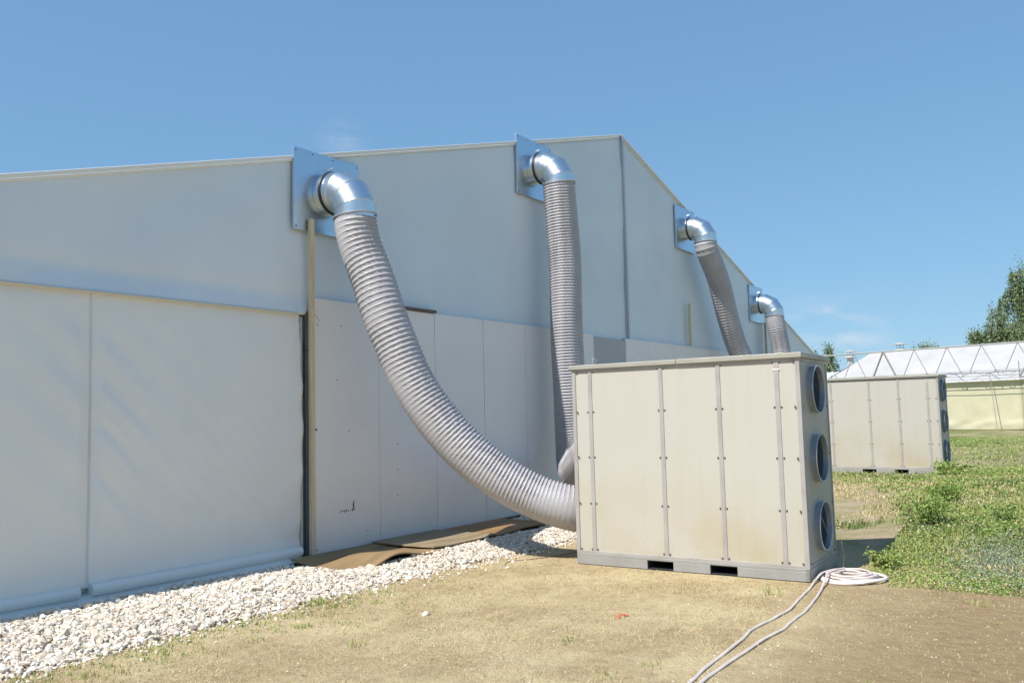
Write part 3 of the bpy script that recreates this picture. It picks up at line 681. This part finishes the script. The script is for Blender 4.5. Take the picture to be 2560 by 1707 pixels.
icof = np.array([(0, 11, 5), (0, 5, 1), (0, 1, 7), (0, 7, 10), (0, 10, 11), (1, 5, 9), (5, 11, 4), (11, 10, 2), (10, 7, 6), (7, 1, 8), (3, 9, 4), (3, 4, 2), (3, 2, 6), (3, 6, 8), (3, 8, 9), (4, 9, 5), (2, 4, 11), (6, 2, 10), (8, 6, 7), (9, 8, 1)])
def rotmats(n, g):
    q = g.normal(size=(n, 4)); q /= np.linalg.norm(q, axis=1)[:, None]; a, b, c, d = q.T
    return np.stack([np.stack([1 - 2 * (c * c + d * d), 2 * (b * c - a * d), 2 * (b * d + a * c)], -1), np.stack([2 * (b * c + a * d), 1 - 2 * (b * b + d * d), 2 * (c * d - a * b)], -1), np.stack([2 * (b * d - a * c), 2 * (c * d + a * b), 1 - 2 * (b * b + c * c)], -1)], 1)
def stones(name, px, py, pz, size, g, mats, lab):
    n = len(px); B = ico[None] * g.uniform(.5, 1.35, (n, 12, 1)) * np.stack([g.uniform(.8, 1.25, n), g.uniform(.65, 1.0, n), g.uniform(.5, .8, n)], -1)[:, None, :]
    B = np.einsum('nij,nkj->nki', rotmats(n, g), B) * size[:, None, None]; B[..., 2] *= .8
    B += np.stack([px, py, pz], -1)[:, None, :]
    f = (icof[None] + (np.arange(n) * 12)[:, None, None]).reshape(-1, 3)
    o = mesh_obj(name, B.reshape(-1, 3), f, None, mats=mats, mi=np.repeat(g.integers(0, len(mats), n), 20)); return tag(o, lab, 'gravel', kind='stuff')
g = np.random.default_rng(3)
def sample_gravel(xa, xb, dens):
    n = int((xb - xa) * 2.3 * dens); px = g.uniform(xa, xb, n); py = g.uniform(-2.5, -.10, n)
    lim = grav_out(px); keep = ((py > lim + .03) & (py < -.21 - .05 * fnoise(px, px * 0, 3.1, 3, 5)) & ~((px > -.42 + .17 * py) & (px < 3.82) & (py > -1.24))) | (g.uniform(0, 1, n) < .32 * np.exp(-(lim - py) / .09)); return px[keep], py[keep]
a1 = sample_gravel(-6, 4.2, 2900); a2 = sample_gravel(4.2, 12, 700)
px = np.r_[a1[0], a2[0]]; py = np.r_[a1[1], a2[1]]; sz = np.clip(g.lognormal(math.log(.0175), .36, len(px)), .011, .055)
inside = py > grav_out(px)
pz = np.where(inside, grav_h(px, py), ground_h(px, py)) + sz * .25 + g.uniform(-.014, .016, len(px)) * inside
stone_m = [mat('stone_a', (.74, .68, .585), .85, var=(.64, .57, .48), vscale=25), mat('stone_b', (.68, .605, .50), .85, var=(.58, .50, .41), vscale=25), mat('stone_c', (.82, .77, .68), .8, var=(.72, .66, .58), vscale=25), mat('stone_d', (.60, .50, .385), .85)]
stones('gravel', px, py, pz, sz, g, stone_m, 'strip of white marble gravel along the foot of the tent')
# loose small chips over the dirt
n = 1800; px = g.uniform(-6, 4, n); py = g.uniform(-9, -2.1, n)
stones('scattered_grit', px, py, ground_h(px, py) + .001, g.uniform(.003, .009, n), g, stone_m, 'tiny pale chips scattered over the sandy dirt')
for (x_, y_, s_, lab) in [(-1.59, -3.22, .035, 'single white stone lying out on the dirt'), (.62, -2.55, .03, 'flat white stone fragment lying near the thin wire')]:
    c = ico * g.uniform(.75, 1.15, (12, 1)) * s_ * np.array([1.3, 1, .7]) + np.array([x_, y_, float(ground_h(x_, y_)) + s_ * .3])
    tag(mesh_obj('loose_stone', c, icof, stone_m[0]), lab, 'stone', 'loose stones on the dirt')

# ------------------------------------------------------------------ grasses
gm = [mat('grass_a', (.19, .29, .06), .6), mat('grass_b', (.30, .38, .10), .6), mat('grass_c', (.13, .21, .05), .6), mat('grass_dry', (.52, .43, .23), .8), mat('grass_grey', (.28, .33, .22), .7), mat('flower_white', (.62, .62, .5), .8), mat('straw', (.64, .52, .31), .8), mat('grass_yel', (.38, .38, .14), .7)]
for m_ in gm:
    p_ = m_.node_tree.nodes['Principled BSDF']; p_.inputs['Specular IOR Level'].default_value = .25
def blades(name, px, py, h, w, lean, mi, lab, g, base=None, cat='grass', z=None, obj=True):
    """curved two-segment blades"""
    n = len(px); a = g.uniform(0, 2 * np.pi, n); b = a + g.uniform(-.7, .7, n) + np.pi / 2
    d = np.stack([np.cos(a), np.sin(a)], -1) * (lean * h)[:, None]; s = np.stack([np.cos(b), np.sin(b)], -1) * (w / 2)[:, None]
    z0 = (ground_h(px, py) if z is None else z) - .004
    P = np.zeros((n, 5, 3)); P[:, 0, :2] = np.stack([px, py], -1) - s; P[:, 1, :2] = np.stack([px, py], -1) + s; P[:, 0, 2] = P[:, 1, 2] = z0
    m = np.stack([px, py], -1) + d * .35; P[:, 2, :2] = m + s * .8; P[:, 3, :2] = m - s * .8; hz = h * np.sqrt(np.clip(1 - lean ** 2 * .7, .05, 1)); P[:, 2, 2] = P[:, 3, 2] = z0 + hz * .6
    P[:, 4, :2] = np.stack([px, py], -1) + d; P[:, 4, 2] = z0 + hz
    k = (np.arange(n) * 5)[:, None]
    tri = np.stack([k + [0, 1, 2], k + [0, 2, 3], k + [3, 2, 4]], 1).reshape(-1, 3)
    if not obj: return P.reshape(-1, 3), tri, np.repeat(mi, 3)
    o = mesh_obj(name, P.reshape(-1, 3), tri, None, mats=gm, mi=np.repeat(mi, 3)); return tag(o, lab, cat, kind='stuff')
def leaves(px, py, pz, size, mi, g):
    n = len(px); Q = np.array([(-.5, 0, 0), (0, -.32, .05), (.5, 0, 0), (0, .32, .05)])[None] * size[:, None, None]
    ax = rotmats(n, g); Q = np.einsum('nij,nkj->nki', ax, Q) + np.stack([px, py, pz], -1)[:, None, :]
    k = (np.arange(n) * 4)[:, None]; f = np.concatenate([(k + [0, 1, 2])[:, None], (k + [0, 2, 3])[:, None]], 1).reshape(-1, 3)
    return Q.reshape(-1, 3), f, np.repeat(mi, 2)
def in_view(px, py, z=.1, marg=.03):
    d = np.stack([px + 7.47, py + 8.1908, z - 1.69 + 0 * px], -1); dz = d @ np.array(F); u = (d @ np.array(RT)) / dz * .8487; v = (d @ np.array(UP)) / dz * .8487
    return (dz > .3) & (np.abs(u) < .5 + marg + .06) & (np.abs(v) < .3334 + marg + .05)
# edge of the weeds
def weed_mask(x, y):
    """0..1 density of green weeds"""
    e = fnoise(x, y, 1.4, 4, 6)
    near = sst(1.2, 2.7, x + .8 * e - .25 * (y + 6) - .45 * (y + 6) * 0 - .35 * np.clip(-y - 7, 0, 3) * 0)
    side = sst(-5.93, -6.12, y + .10 * e - .10 * np.clip(x - 4.5, 0, 8))
    front = near * side
    back = sst(10.5, 12.5, x + 1.2 * e) * .8
    patch = sst(.05, .3, fnoise(x, y, 1.1, 4, 11)) * sst(4.2, 6.2, x)
    dens = np.maximum(np.maximum(front, back), patch * .7)
    bare = np.maximum(sst(-.08, .14, fnoise(x, y, .95, 4, 13)) * sst(3.8, 5.0, x), .8 * sst(.12, .3, fnoise(x, y, 2.6, 3, 19)) * sst(1.5, 2.5, x)) * (1 - sst(20, 30, x))
    return dens * (1 - .78 * bare)
gg = np.random.default_rng(11)
def scatter_weeds(n, xa, xb, ya, yb, hs, ws, lab, name, leafy=True):
    px = gg.uniform(xa, xb, n); py = gg.uniform(ya, yb, n); k = in_view(px, py) & (gg.uniform(0, 1, n) < weed_mask(px, py))
    # keep off the bases of the units
    k &= ~((px > 1.2) & (px < 2.5) & (py > -5.72) & (py < -3)) & ~((px > 14.15) & (px < 15.4) & (py > -5.1) & (py < -2.4)) & ~(np.hypot(px - 1.62, py + 5.98) < .36)
    px, py = px[k], py[k]; n = len(px)
    clump = .5 + .5 * fnoise(px, py, 2.3, 4, 17); h = .8 * hs * gg.uniform(.35, 1.3, n) * (.30 + 1.3 * clump ** 1.3) * (.35 + .65 * sst(-.1, 1.3, np.hypot(np.maximum(px - 2.2, 0), 0) + .0))
    tone = fnoise(px, py, 1.2, 4, 21); r_ = gg.uniform(0, 1, n)
    mi = np.where(tone + gg.normal(0, .15, n) > .18, 1, np.where(tone < -.2, 2, 0)); mi = np.where(r_ < .15, 3, mi); mi = np.where((r_ > .89), 7, mi)
    grey = np.exp(-(((px - 3.0) / .9) ** 2 + ((py + 7.2) / .5) ** 2)); mi = np.where(gg.uniform(0, 1, n) < grey * .9, 4, mi)
    P, f, m = blades(None, px, py, h, ws * gg.uniform(.6, 1.4, n), gg.uniform(.1, .85, n), mi, None, gg, obj=False)
    if leafy:
        q = gg.uniform(0, 1, n) < .75; lx, ly = px[q], py[q]; lz = ground_h(lx, ly) + h[q] * gg.uniform(.3, .95, q.sum()); lm = mi[q].copy()
        fl = gg.uniform(0, 1, q.sum()) < (.03 + .11 * sst(-.05, .3, fnoise(lx, ly, 1.6, 3, 29))); lm = np.where(fl, 5, lm)
        P2, f2, m2 = leaves(lx, ly, lz + .01 * fl, np.where(fl, ws * 2.0, ws * 3.4) * gg.uniform(.6, 1.3, q.sum()), lm, gg)
        f = np.concatenate([f, f2 + len(P)]); P = np.concatenate([P, P2]); m = np.r_[m, m2]
    o = mesh_obj(name, P, f, None, mats=gm, mi=m); tag(o, lab, 'weeds', kind='stuff')
scatter_weeds(150000, 1.4, 8, -9.5, -5.1, .105, .0075, 'low green weeds and clover spreading on the right near the cable coil', 'weeds')
scatter_weeds(120000, 4.0, 16, -10, -1.5, .10, .013, 'patchy green grass between the two cream units', 'grass')
scatter_weeds(70000, 12, 38, -14, 2, .07, .03, 'far green grass behind the second unit', 'far_grass', leafy=False)
# dry stubble over the dirt
n = 150000; px = gg.uniform(-6, 3.5, n); py = gg.uniform(-9.5, -1.9, n); k = in_view(px, py) & (py < grav_out(px) - .02) & ((fnoise(px, py, 2.2, 4, 31) > -.12) | (gg.uniform(0, 1, n) < .3)) & ~((px > 1.2) & (px < 2.5) & (py > -5.72) & (py < -3)); px, py = px[k], py[k]; n = len(px)
kb = ~((py + .12 * -px < -5.75) & (gg.uniform(0, 1, n) < .8)); px, py = px[kb], py[kb]; n = len(px)
mi = np.where(gg.uniform(0, 1, n) < .06, 7, np.where(gg.uniform(0, 1, n) < .5, 6, 3)); dens = gg.uniform(0, 1, n)
blades('dry_stubble', px, py, gg.uniform(.010, .034, n), gg.uniform(.0025, .0045, n), gg.uniform(.5, .98, n), mi, 'short dry straw stubble over the dirt', gg)
n = 60000; px = gg.uniform(2.6, 13, n); py = gg.uniform(-9.5, -1.9, n); k = in_view(px, py) & (weed_mask(px, py) < .6) & (fnoise(px, py, 1.5, 4, 33) > -.1) & ~((px < 6.0) & (py > -5.9)); px, py = px[k], py[k]; n = len(px)
mi = np.where(gg.uniform(0, 1, n) < .2, 7, np.where(gg.uniform(0, 1, n) < .6, 6, 3))
blades('dry_grass', px, py, gg.uniform(.02, .08, n), gg.uniform(.006, .012, n), gg.uniform(.4, .95, n), mi, 'flattened straw coloured grass behind the first unit', gg)
# green tufts in the dirt
tx = [(-1.74, -2.04, 1.3, 46), (-2.57, -2.05, .8, 20), (-2.41, -2.61, .7, 20), (-2.6, -3.39, .8, 14), (-3.3, -2.51, .6, 16), (-4.14, -2.34, .8, 20), (.57, -5.54, 1.6, 16), (-2.03, -5.56, .6, 14), (-1.71, -4.69, .7, 14), (-2.36, -5.38, .7, 10), (-2.89, -2.6, .6, 12), (-2.16, -2.85, .7, 14), (-1.75, -2.25, .8, 20), (-3.9, -2.25, .7, 12), (1.9, -6.45, .8, 16), (.92, -7.2, .7, 18), (-2.2, -2.3, .6, 12), (-2.0, -2.45, .6, 14), (-3.5, -2.2, .7, 14), (-.3, -2.35, .5, 10), (.4, -2.6, .5, 8)]
PX, PY, HH = [], [], []
for (a, b, s, c) in tx:
    c = int(c * 1.6); PX += list(a + gg.normal(0, .045, c)); PY += list(b + gg.normal(0, .045, c)); HH += list(gg.uniform(.035, .085, c) * s)
for _ in range(260):
    a = gg.uniform(-5.2, -.8); b = float(grav_out(a)) - abs(gg.normal(0, .35)) - .02; c = int(gg.integers(3, 12))
    PX += list(a + gg.normal(0, .03, c)); PY += list(b + gg.normal(0, .03, c)); HH += list(gg.uniform(.015, .055, c))
for _ in range(420):
    a, b = gg.uniform(-5.5, 1.2), gg.uniform(-8, -2.1); c = int(gg.integers(1, 4))
    PX += list(a + gg.normal(0, .012, c)); PY += list(b + gg.normal(0, .012, c)); HH += list(gg.uniform(.012, .028, c))
PX, PY, HH = map(np.array, (PX, PY, HH))
blades('grass_tufts', PX, PY, HH, gg.uniform(.005, .009, len(PX)), gg.uniform(.2, .9, len(PX)), gg.choice([0, 1, 1, 7, 3], len(PX)), 'sparse small green grass tufts in the sandy dirt', gg)

# weedy shrubs
def shrub(x, y, r, h, nl, lab, ls=.03, mis=(0, 1, 1, 2)):
    z0 = float(ground_h(x, y)); root = empty('weed_shrub', (x, y, z0), label=lab, cat='shrub', group='leafy weeds standing in the grass')
    mb = MB(); tips = []
    for k in range(14):
        a = random.uniform(0, 6.28); l = random.uniform(.5, 1); t = Vector((math.cos(a) * r * l, math.sin(a) * r * l, h * random.uniform(.55, 1.0) * (1.15 - .35 * l)))
        pts = [Vector((0, 0, 0)), t * .45 + Vector((0, 0, h * .12)), t]; mb.tube([tuple(p) for p in pts], [.007, .005, .002], 5); tips.append(t)
    mb.obj('stem', gm[7], root)
    P = []; 
    for _ in range(nl):
        t = random.choice(tips); q = t * random.uniform(.25, 1.05) ** .8 + Vector((random.gauss(0, .05), random.gauss(0, .05), random.gauss(0, .04))) * (r / .3); P.append((q.x, q.y, max(.01, q.z)))
    P = np.array(P); V, f, m = leaves(P[:, 0], P[:, 1], P[:, 2], gg.uniform(.6, 1.4, nl) * ls, gg.choice(mis, nl), gg)
    mesh_obj('foliage', V, f, None, root, mats=gm, mi=m)
shrub(4.75, -6.1, .42, .46, 2600, 'bushy green weed beside the shadow of the first unit')
shrub(7.3, -6.05, .32, .34, 1300, 'darker green weed clump behind the bushy one, before the second unit', .035, (0, 2, 0, 1))
shrub(5.0, -7.05, .14, .26, 420, 'small dark weed standing alone in the grass at the right edge', .03, (2, 0, 2))
shrub(2.45, -6.12, .20, .20, 800, 'grassy weed clump right behind the cable coil', .028, (1, 7, 1, 0))
shrub(13.4, -5.3, .35, .35, 700, 'bright green weed at the front corner of the second unit', .05, (1, 1, 0))

# ------------------------------------------------------------------ cable
def gz(x, y, r): return float(ground_h(x, y)) + r
def ground_cable(pts, r): return [(a, b, gz(a, b, r) + (c if c else 0)) for a, b, c in pts]
cr_ = .0105
root = empty('coiled_cable', (1.62, -5.98, 0), label='coil of whitish cable on the ground at the corner of the first unit', cat='cable')
cx, cy = 1.60, -5.98
loops = []; rr = random.Random(5)
cvx = Vector((RT.x, RT.y, 0)).normalized(); cvy = Vector((F.x, F.y, 0)).normalized()
pts = []; turns = 13
for k in range(turns * 28):
    a = k * 2 * math.pi / 28; t = k / (turns * 28); i = int(k / 28)
    ra = .255 - .11 * (i * .618 % 1) + .012 * math.sin(a * 2 + i); off = ((i * .377 % 1) - .5) * .07
    pts.append((cx + cvx.x * (ra * math.cos(a) + off) + cvy.x * (ra * .98 * math.sin(a) + off * .7), cy + cvx.y * (ra * math.cos(a) + off) + cvy.y * (ra * .98 * math.sin(a) + off * .7), gz(cx, cy, .012) + .065 * t + .004 * math.sin(a * 3 + i)))
pts = [(p[0] - 1.62, p[1] + 5.98, p[2]) for p in pts]
mb = MB(); mb.tube(pts, cr_, 6); mb.obj('coil', M['cable'], root, True)
mb = MB(); lp = [(.285 * math.cos(a) * 1.05 + .03, .27 * math.sin(a)) for a in np.linspace(0, 2 * math.pi, 40)]
mb.tube([(cvx.x * p + cvy.x * q, cvx.y * p + cvy.y * q, .020 + .01 * math.sin(p * 9)) for p, q in lp], .016, 8); mb.obj('hose_loop', mat('white_hose', (.82, .78, .76), .4), root, True)
for k, P_ in enumerate(([(-3.2, -5.99, 0), (-2.31, -5.93, 0), (-1.93, -5.89, 0), (-1.19, -5.86, .003), (-.8, -5.82, 0), (-.43, -5.84, 0), (.0, -5.86, .004), (.34, -5.82, 0), (.7, -5.78, 0), (1.02, -5.75, 0), (1.3, -5.72, .02), (1.56, -5.74, .06), (1.78, -5.86, .07)],
                          [(-3.2, -6.12, 0), (-2.28, -5.99, 0), (-1.71, -5.98, 0), (-1.02, -6.0, .004), (-.7, -6.02, 0), (-.38, -6.0, 0), (.0, -5.99, 0), (.36, -5.95, 0), (.75, -5.90, .004), (1.07, -5.85, .01), (1.25, -5.83, .05), (1.45, -5.82, .085), (1.7, -5.9, .09)])):
    c3 = catmull([(a, b, gz(a, b, cr_ * .8) + c) for a, b, c in P_], 8)
    mb = MB(); mb.tube([(q.x - 1.62, q.y + 5.98, q.z + .002 * math.sin(i * .9)) for i, q in enumerate(c3)], cr_, 6); mb.obj('cable_run', M['cable'] if k == 0 else M['cable'], root, True)
c3 = catmull([(a, b, gz(a, b, .003)) for a, b in ((.75, -2.42), (.97, -2.32), (1.25, -2.45), (1.6, -2.58), (2.14, -2.66), (2.6, -2.6))], 8)
mb = MB(); mb.tube([tuple(q) for q in c3], .005, 5); tag(mb.obj('thin_wire', M['batten'], None, True), 'thin dark wire lying on the dirt left of the first unit', 'wire')
# red plastic scraps
mb = MB()
for k in range(6):
    a, b = -.89 + random.gauss(0, .05), -4.71 + random.gauss(0, .05); s = random.uniform(.012, .028); z = gz(a, b, .006); q = random.uniform(0, 3)
    mb.bar((a - s * math.cos(q), b - s * math.sin(q), z), (a + s * math.cos(q), b + s * math.sin(q), z + .012), .014, .003)
tag(mb.obj('plastic_scrap', M['red']), 'torn red plastic scraps on the dirt in the foreground', 'litter')

# ------------------------------------------------------------------ background tents
# local frame: origin on the wall foot, along = to the right in view, out = towards the viewer
A0 = Vector((48.4, -.9, 0)); along = Vector((-.22, -.975, 0)).normalized(); back_ = Vector((.975, -.22, 0)).normalized()
ang2 = math.atan2(along.y, along.x)
def shed_tent(name, s0, s1, lab, eave=3.1, ridge=5.25, depth=7.5, dz=0., hip=0.):
    g0 = .19; root = empty(name, A0 + along * s0, ang2, label=lab, cat='tent', group='low white tents in the background'); L = s1 - s0
    # local x = along, local y = to the left of it (towards back is +y when rotated) -> check sign
    yb = 1 if (Matrix.Rotation(ang2, 3, 'Z') @ Vector((0, 1, 0))).dot(back_) > 0 else -1
    us = np.linspace(0, L, int(L / .25) + 2); vs = np.linspace(0, 1, 24); U, V = np.meshgrid(us, vs, indexing='ij')
    Z = g0 + V * (eave - g0 - .02); D = .04 * fnoise(U + s0, Z, 1.3, 3, 7) + .07 * np.exp(-((V - .12) / .09) ** 2) * (fnoise(U + s0, Z * 3, 2.6, 3, 3) + .3) * 1.6
    Yl = -yb * D; n0, n1 = U.shape; I = np.arange(n0 * n1).reshape(n0, n1); f = np.stack([I[:-1, :-1], I[1:, :-1], I[1:, 1:], I[:-1, 1:]], -1).reshape(-1, 4)
    o = mesh_obj('front_wall', np.stack([U, Yl, Z], -1).reshape(-1, 3), f, M['yellow'], root, True); s = o.modifiers.new('t', 'SOLIDIFY'); s.thickness = .01; s.offset = 0
    vs = np.linspace(0, 1, 20); U, V = np.meshgrid(us, vs, indexing='ij')
    Uh = U + hip * V * (1 - U / L)
    Yl = yb * (-.22 + V * (depth / 2 + .22)); Z = eave - .08 + V * (ridge - eave + .08) + dz + .035 * fnoise(U + s0, V * 3, .9, 3, 5) - .10 * np.sin(V * np.pi) * (.6 + .4 * np.sin(U * 2.1))
    n0, n1 = U.shape; I = np.arange(n0 * n1).reshape(n0, n1); f = np.stack([I[:-1, :-1], I[1:, :-1], I[1:, 1:], I[:-1, 1:]], -1).reshape(-1, 4)
    V1 = np.stack([Uh, Yl, Z], -1).reshape(-1, 3); V2 = V1.copy(); V2[:, 1] = yb * depth - V1[:, 1]
    mesh_obj('tent_roof', np.concatenate([V1, V2]), np.concatenate([f, f[:, ::-1] + len(V1)]), M['whitef'], root, True)
    mb = MB(); yy = lambda a: a * yb
    for xx in (0.0, L): mb.add([(xx, 0, g0), (xx, yy(depth), g0), (xx, yy(depth), eave), (xx + (hip if xx == 0 else 0), yy(depth / 2), ridge - .05), (xx, 0, eave)], [(0, 1, 2, 3, 4)])
    mb.add([(0, yy(depth), g0), (L, yy(depth), g0), (L, yy(depth), eave), (0, yy(depth), eave)], [(0, 1, 2, 3)])
    mb.obj('end_wall', M['whitef'], root)
    mb = MB(); mb.box(0, L, yy(-.26) if yb > 0 else -.02 + .24, yy(-.02) if yb > 0 else .26, eave - .14, eave - .09); mb.tube([(0, yy(-.24), eave - .10), (L, yy(-.24), eave - .10)], .03, 8); mb.obj('eave_edge', M['trimw'], root)
    return root, yb
rt, yb = shed_tent('low_tent', -8.6, 3.55, 'long low white tent with a yellow wall behind the second unit', hip=2.2)
rt2, _ = shed_tent('low_tent', 3.56, 16, 'low white tent at the right edge, joined to the long one', dz=.06, eave=3.14)
mb = MB(); mb.bar((0.0, yb * -.1, 3.2), (.0, yb * 1.6, 4.2), .05, .03); mb.bar((0, yb * -.25, 2.95), (0, yb * -.26, 4.0), .035, .035); mb.obj('corner_strap', M['steel'], rt2)

# pale ribbed-roof building on the left behind
sb = empty('ribbed_roof_building', (58, 14, 0), label='pale blue building with a ribbed metal roof left of the low tents', cat='building')
u_ = Vector((.98, -.2, 0)).normalized()
mb = MB(); mb.box(0, 10, -11.5, 8, 0, 3.5); mb.obj('wall', M['lblue'], sb)
v = []; f = []; k = 0
ysr = np.linspace(-11.8, 8.3, 81)
for i, yy in enumerate(ysr):
    b = .05 * (i % 2); v += [(-.3, yy, 3.45 + b), (5, yy, 4.45 + b), (10.3, yy, 3.45 + b)]
for i in range(80): f += [(3 * i, 3 * i + 1, 3 * i + 4, 3 * i + 3), (3 * i + 1, 3 * i + 2, 3 * i + 5, 3 * i + 4)]
mesh_obj('roof', v, f, M['lblue'], sb); 
ed_ = MB(); ed_.box(-.28, 10.28, -11.8, -11.75, 3.2, 3.5); ed_.obj('roof_edge', M['trimw'], sb)
# roof cowls
def cowl(p, s, lab):
    root = empty('roof_cowl', p, label=lab, cat='vent', group='round white roof cowls')
    mb = MB(); mb.lathe([(.24 * s, -1.6), (.24 * s, .05)], n=20); mb.lathe([(.235 * s, .05), (.235 * s, .0)], n=20); mb.obj('stack', M['cowlm'], root, True)
    mb = MB(); mb.lathe([(.25 * s, -.10 * s), (.42 * s, -.16 * s), (.46 * s, -.10 * s), (.30 * s, .02 * s), (.25 * s, .02 * s)], n=24); mb.obj('lower_ring', M['cowlm'], root, True)
    mb = MB(); mb.lathe([(.0005, .46 * s), (.12 * s, .44 * s), (.46 * s, .34 * s), (.47 * s, .31 * s), (.001, .33 * s)], n=24); mb.obj('cap', M['cowlm'], root, True)
    mb = MB()
    for k in range(4): a = k * math.pi / 2 + .4; mb.tube([(.2 * s * math.cos(a), .2 * s * math.sin(a), 0), (.2 * s * math.cos(a), .2 * s * math.sin(a), .36 * s)], .015, 5)
    mb.obj('cap_stay', M['steel'], root)

def at(u, v, t):
    """point at depth t seen at photo coordinates (2352 wide): used only to look up real positions"""
    k = 2560 / 2352; p = Vector((-7.47, -8.1908, 1.69)) + (F + RT * ((u * k - 1280) / 2172.7) - UP * ((v * k - 853.5) / 2172.7)) * t; return p
cowl(at(1953, 818, 64), 1.0, 'white roof cowl on the ribbed roof building, the left one')
cowl(at(2068, 802, 58), 1.0, 'white roof cowl on the long low tent, the right one')

# lattice girder on thin poles before the low tents
lg = empty('lattice_girder', A0, ang2, label='long triangular tube lattice on thin poles in front of the low tents', cat='truss')
zt0, zl = 5.0, 3.42; xa, xb = -13.5, 14.0; fo = lambda a: -yb * a
yT, yA, yB = fo(.48), fo(.40), fo(.58)
mb = MB(); mb.tube([(xa, yT, zt0), (xb, yT, zt0)], .048, 8); mb.obj('top_chord', M['chord'], lg, True)
for y, z, r_ in ((yA, 3.54, .017), (yB, 3.25, .02), (yB, 2.95, .016)):
    mb = MB(); mb.tube([(xa, y, z), (xb, y, z)], r_, 8); mb.obj('lower_chord', M['chord'], lg, True)
step = 1.85; x = -13.0; i = 0
while x < 13.5:
    big = (i == 5)
    r_ = .055 if big else .022
    mb = MB(); mb.tube([(x, yT, zt0), (x - .70, yA, 3.54)], r_, 6); mb.tube([(x, yT, zt0), (x + .85, yB, 3.25)], r_, 6); mb.obj('diagonal_pair', M['steel'], lg)
    x += step; i += 1
x = -13.0; pts = []; j = 0
while x < 13.8: pts.append((x, yA if j % 2 else yB, 3.54 if j % 2 else 3.25)); x += .62; j += 1
mb = MB(); mb.tube(pts, .018, 5); mb.obj('zigzag_brace', M['steel'], lg)
for x in (-10, -5.4, 2.15, 4.2, 9.6):
    mb = MB(); mb.tube([(x, yB, zl), (x + .55, fo(1.6), .12)], .02, 6); mb.obj('support_pole', M['steel'], lg)

# ------------------------------------------------------------------ trees
tm = [mat('leaf_dark', (.085, .13, .055), .7), mat('leaf_mid', (.15, .21, .085), .7), mat('leaf_light', (.23, .29, .13), .7), mat('leaf_olive', (.20, .22, .11), .7)]
def tree(name, base, blobs, nl, ls, lab, trunk_h, trunk_r, mis=(0, 1, 1, 2, 3), seed=1, cat='tree', cone=False):
    g = np.random.default_rng(seed); root = empty(name, base, label=lab, cat=cat, group='trees behind the low tents')
    mb = MB(); mb.tube([(0, 0, -.3), (.1, 0, trunk_h * .5), (0, .1, trunk_h)], [trunk_r, trunk_r * .75, trunk_r * .3], 8)
    for b in blobs: mb.tube([(0, 0, trunk_h * .25), tuple(np.array([b[0] * .5, b[1] * .5, (trunk_h * .35 + b[2]) * .5])), (b[0], b[1], b[2])], [trunk_r * .4, trunk_r * .25, .03], 6)
    mb.obj('trunk', M['bark'], root, True)
    tot = sum(b[3] * b[4] for b in blobs); P = []
    for (bx_, by_, bz_, br, bh) in blobs:
        n = int(nl * br * bh / tot); nc = max(6, int(n / 60)); c = g.normal(size=(nc, 3)); c /= np.linalg.norm(c, axis=1)[:, None]; c *= g.uniform(.35, 1, (nc, 1)) ** .6
        if cone: c[:, :2] *= np.clip(.5 - .5 * c[:, 2:3], .03, 1)
        cc = c * [br, br, bh] + [bx_, by_, bz_]; k = g.integers(0, nc, n); sp = g.uniform(.5, 1.4, nc)[k][:, None]
        P.append(cc[k] + g.normal(size=(n, 3)) * sp * [br * .10 + .10, br * .10 + .10, .13 * bh + .12])
    P = np.concatenate(P); n = len(P)
    tone = np.array([mn.noise(Vector(p) * .9) for p in P]); mi = np.where(tone > .12, g.choice([1, 2, 2, 3], n), g.choice(mis, n))
    V, f, m = leaves(P[:, 0], P[:, 1], P[:, 2], ls * g.uniform(.6, 1.4, n), mi, g)
    mesh_obj('crown', V, f, None, root, mats=tm, mi=m)
b = at(2308, 900, 78); b.z = 0
tree('broadleaf_tree', b, [(0, 1.6, 4.5, 1.2, 2.6), (0, 1.5, 6.8, 1.0, 1.6), (0, 0.3, 8.2, .9, 2.3), (0, -.9, 5.5, 1.6, 3.2), (0, 2.35, 7.0, .35, 1.2)], 26000, .17, 'mid height green tree left of the tallest tree', 7.5, .25, seed=4)
b = at(2362, 900, 82); b.z = 0
tree('broadleaf_tree', b, [(0, -.6, 10.5, 1.4, 4.2), (0, .5, 12.2, .7, 2.0), (0, -1.8, 8.5, 2.0, 4.5), (0, 1.55, 10.9, .4, 1.5), (0, .6, 6, 1.5, 3.2), (0, -1.5, 12.6, .9, 2.0)], 40000, .17, 'tallest dense green tree at the right edge', 12, .35, seed=5, mis=(0, 0, 1, 1, 2))
for (u, v, t, h, r_, lab, sd) in [(1877, 800, 74, 5.6, .9, 'small conifer next to the tent corner, left of two', 7), (1912, 800, 72, 5.9, 1.15, 'small conifer right beside the roof cowl, right of two', 8)]:
    b = at(u, 960, t); b.z = 0
    top = at(u, 781 if sd == 7 else 776, t).z - .9
    tree('conifer_tree', b, [(0, 0, top - 1.9, r_, 2.0), (0, .3, top - 3.3, r_ * .8, 1.8)], 6500, .15, lab, top - 1, .14, mis=(0, 0, 1), seed=sd, cone=True)
for (u, v, t, lab, sd) in [(2128, 790, 80, 'small round treetop over the roof right of the cowl', 9), (2163, 795, 84, 'thin low treetop over the roof before the tall trees', 10)]:
    b = at(u, 960, t); b.z = 0; top = at(u, v, t).z
    tree('broadleaf_tree', b, [(0, 0, top - 1.2, 1.1 if sd == 9 else .8, 1.2)], 2200, .14, lab, top - 1, .12, seed=sd)
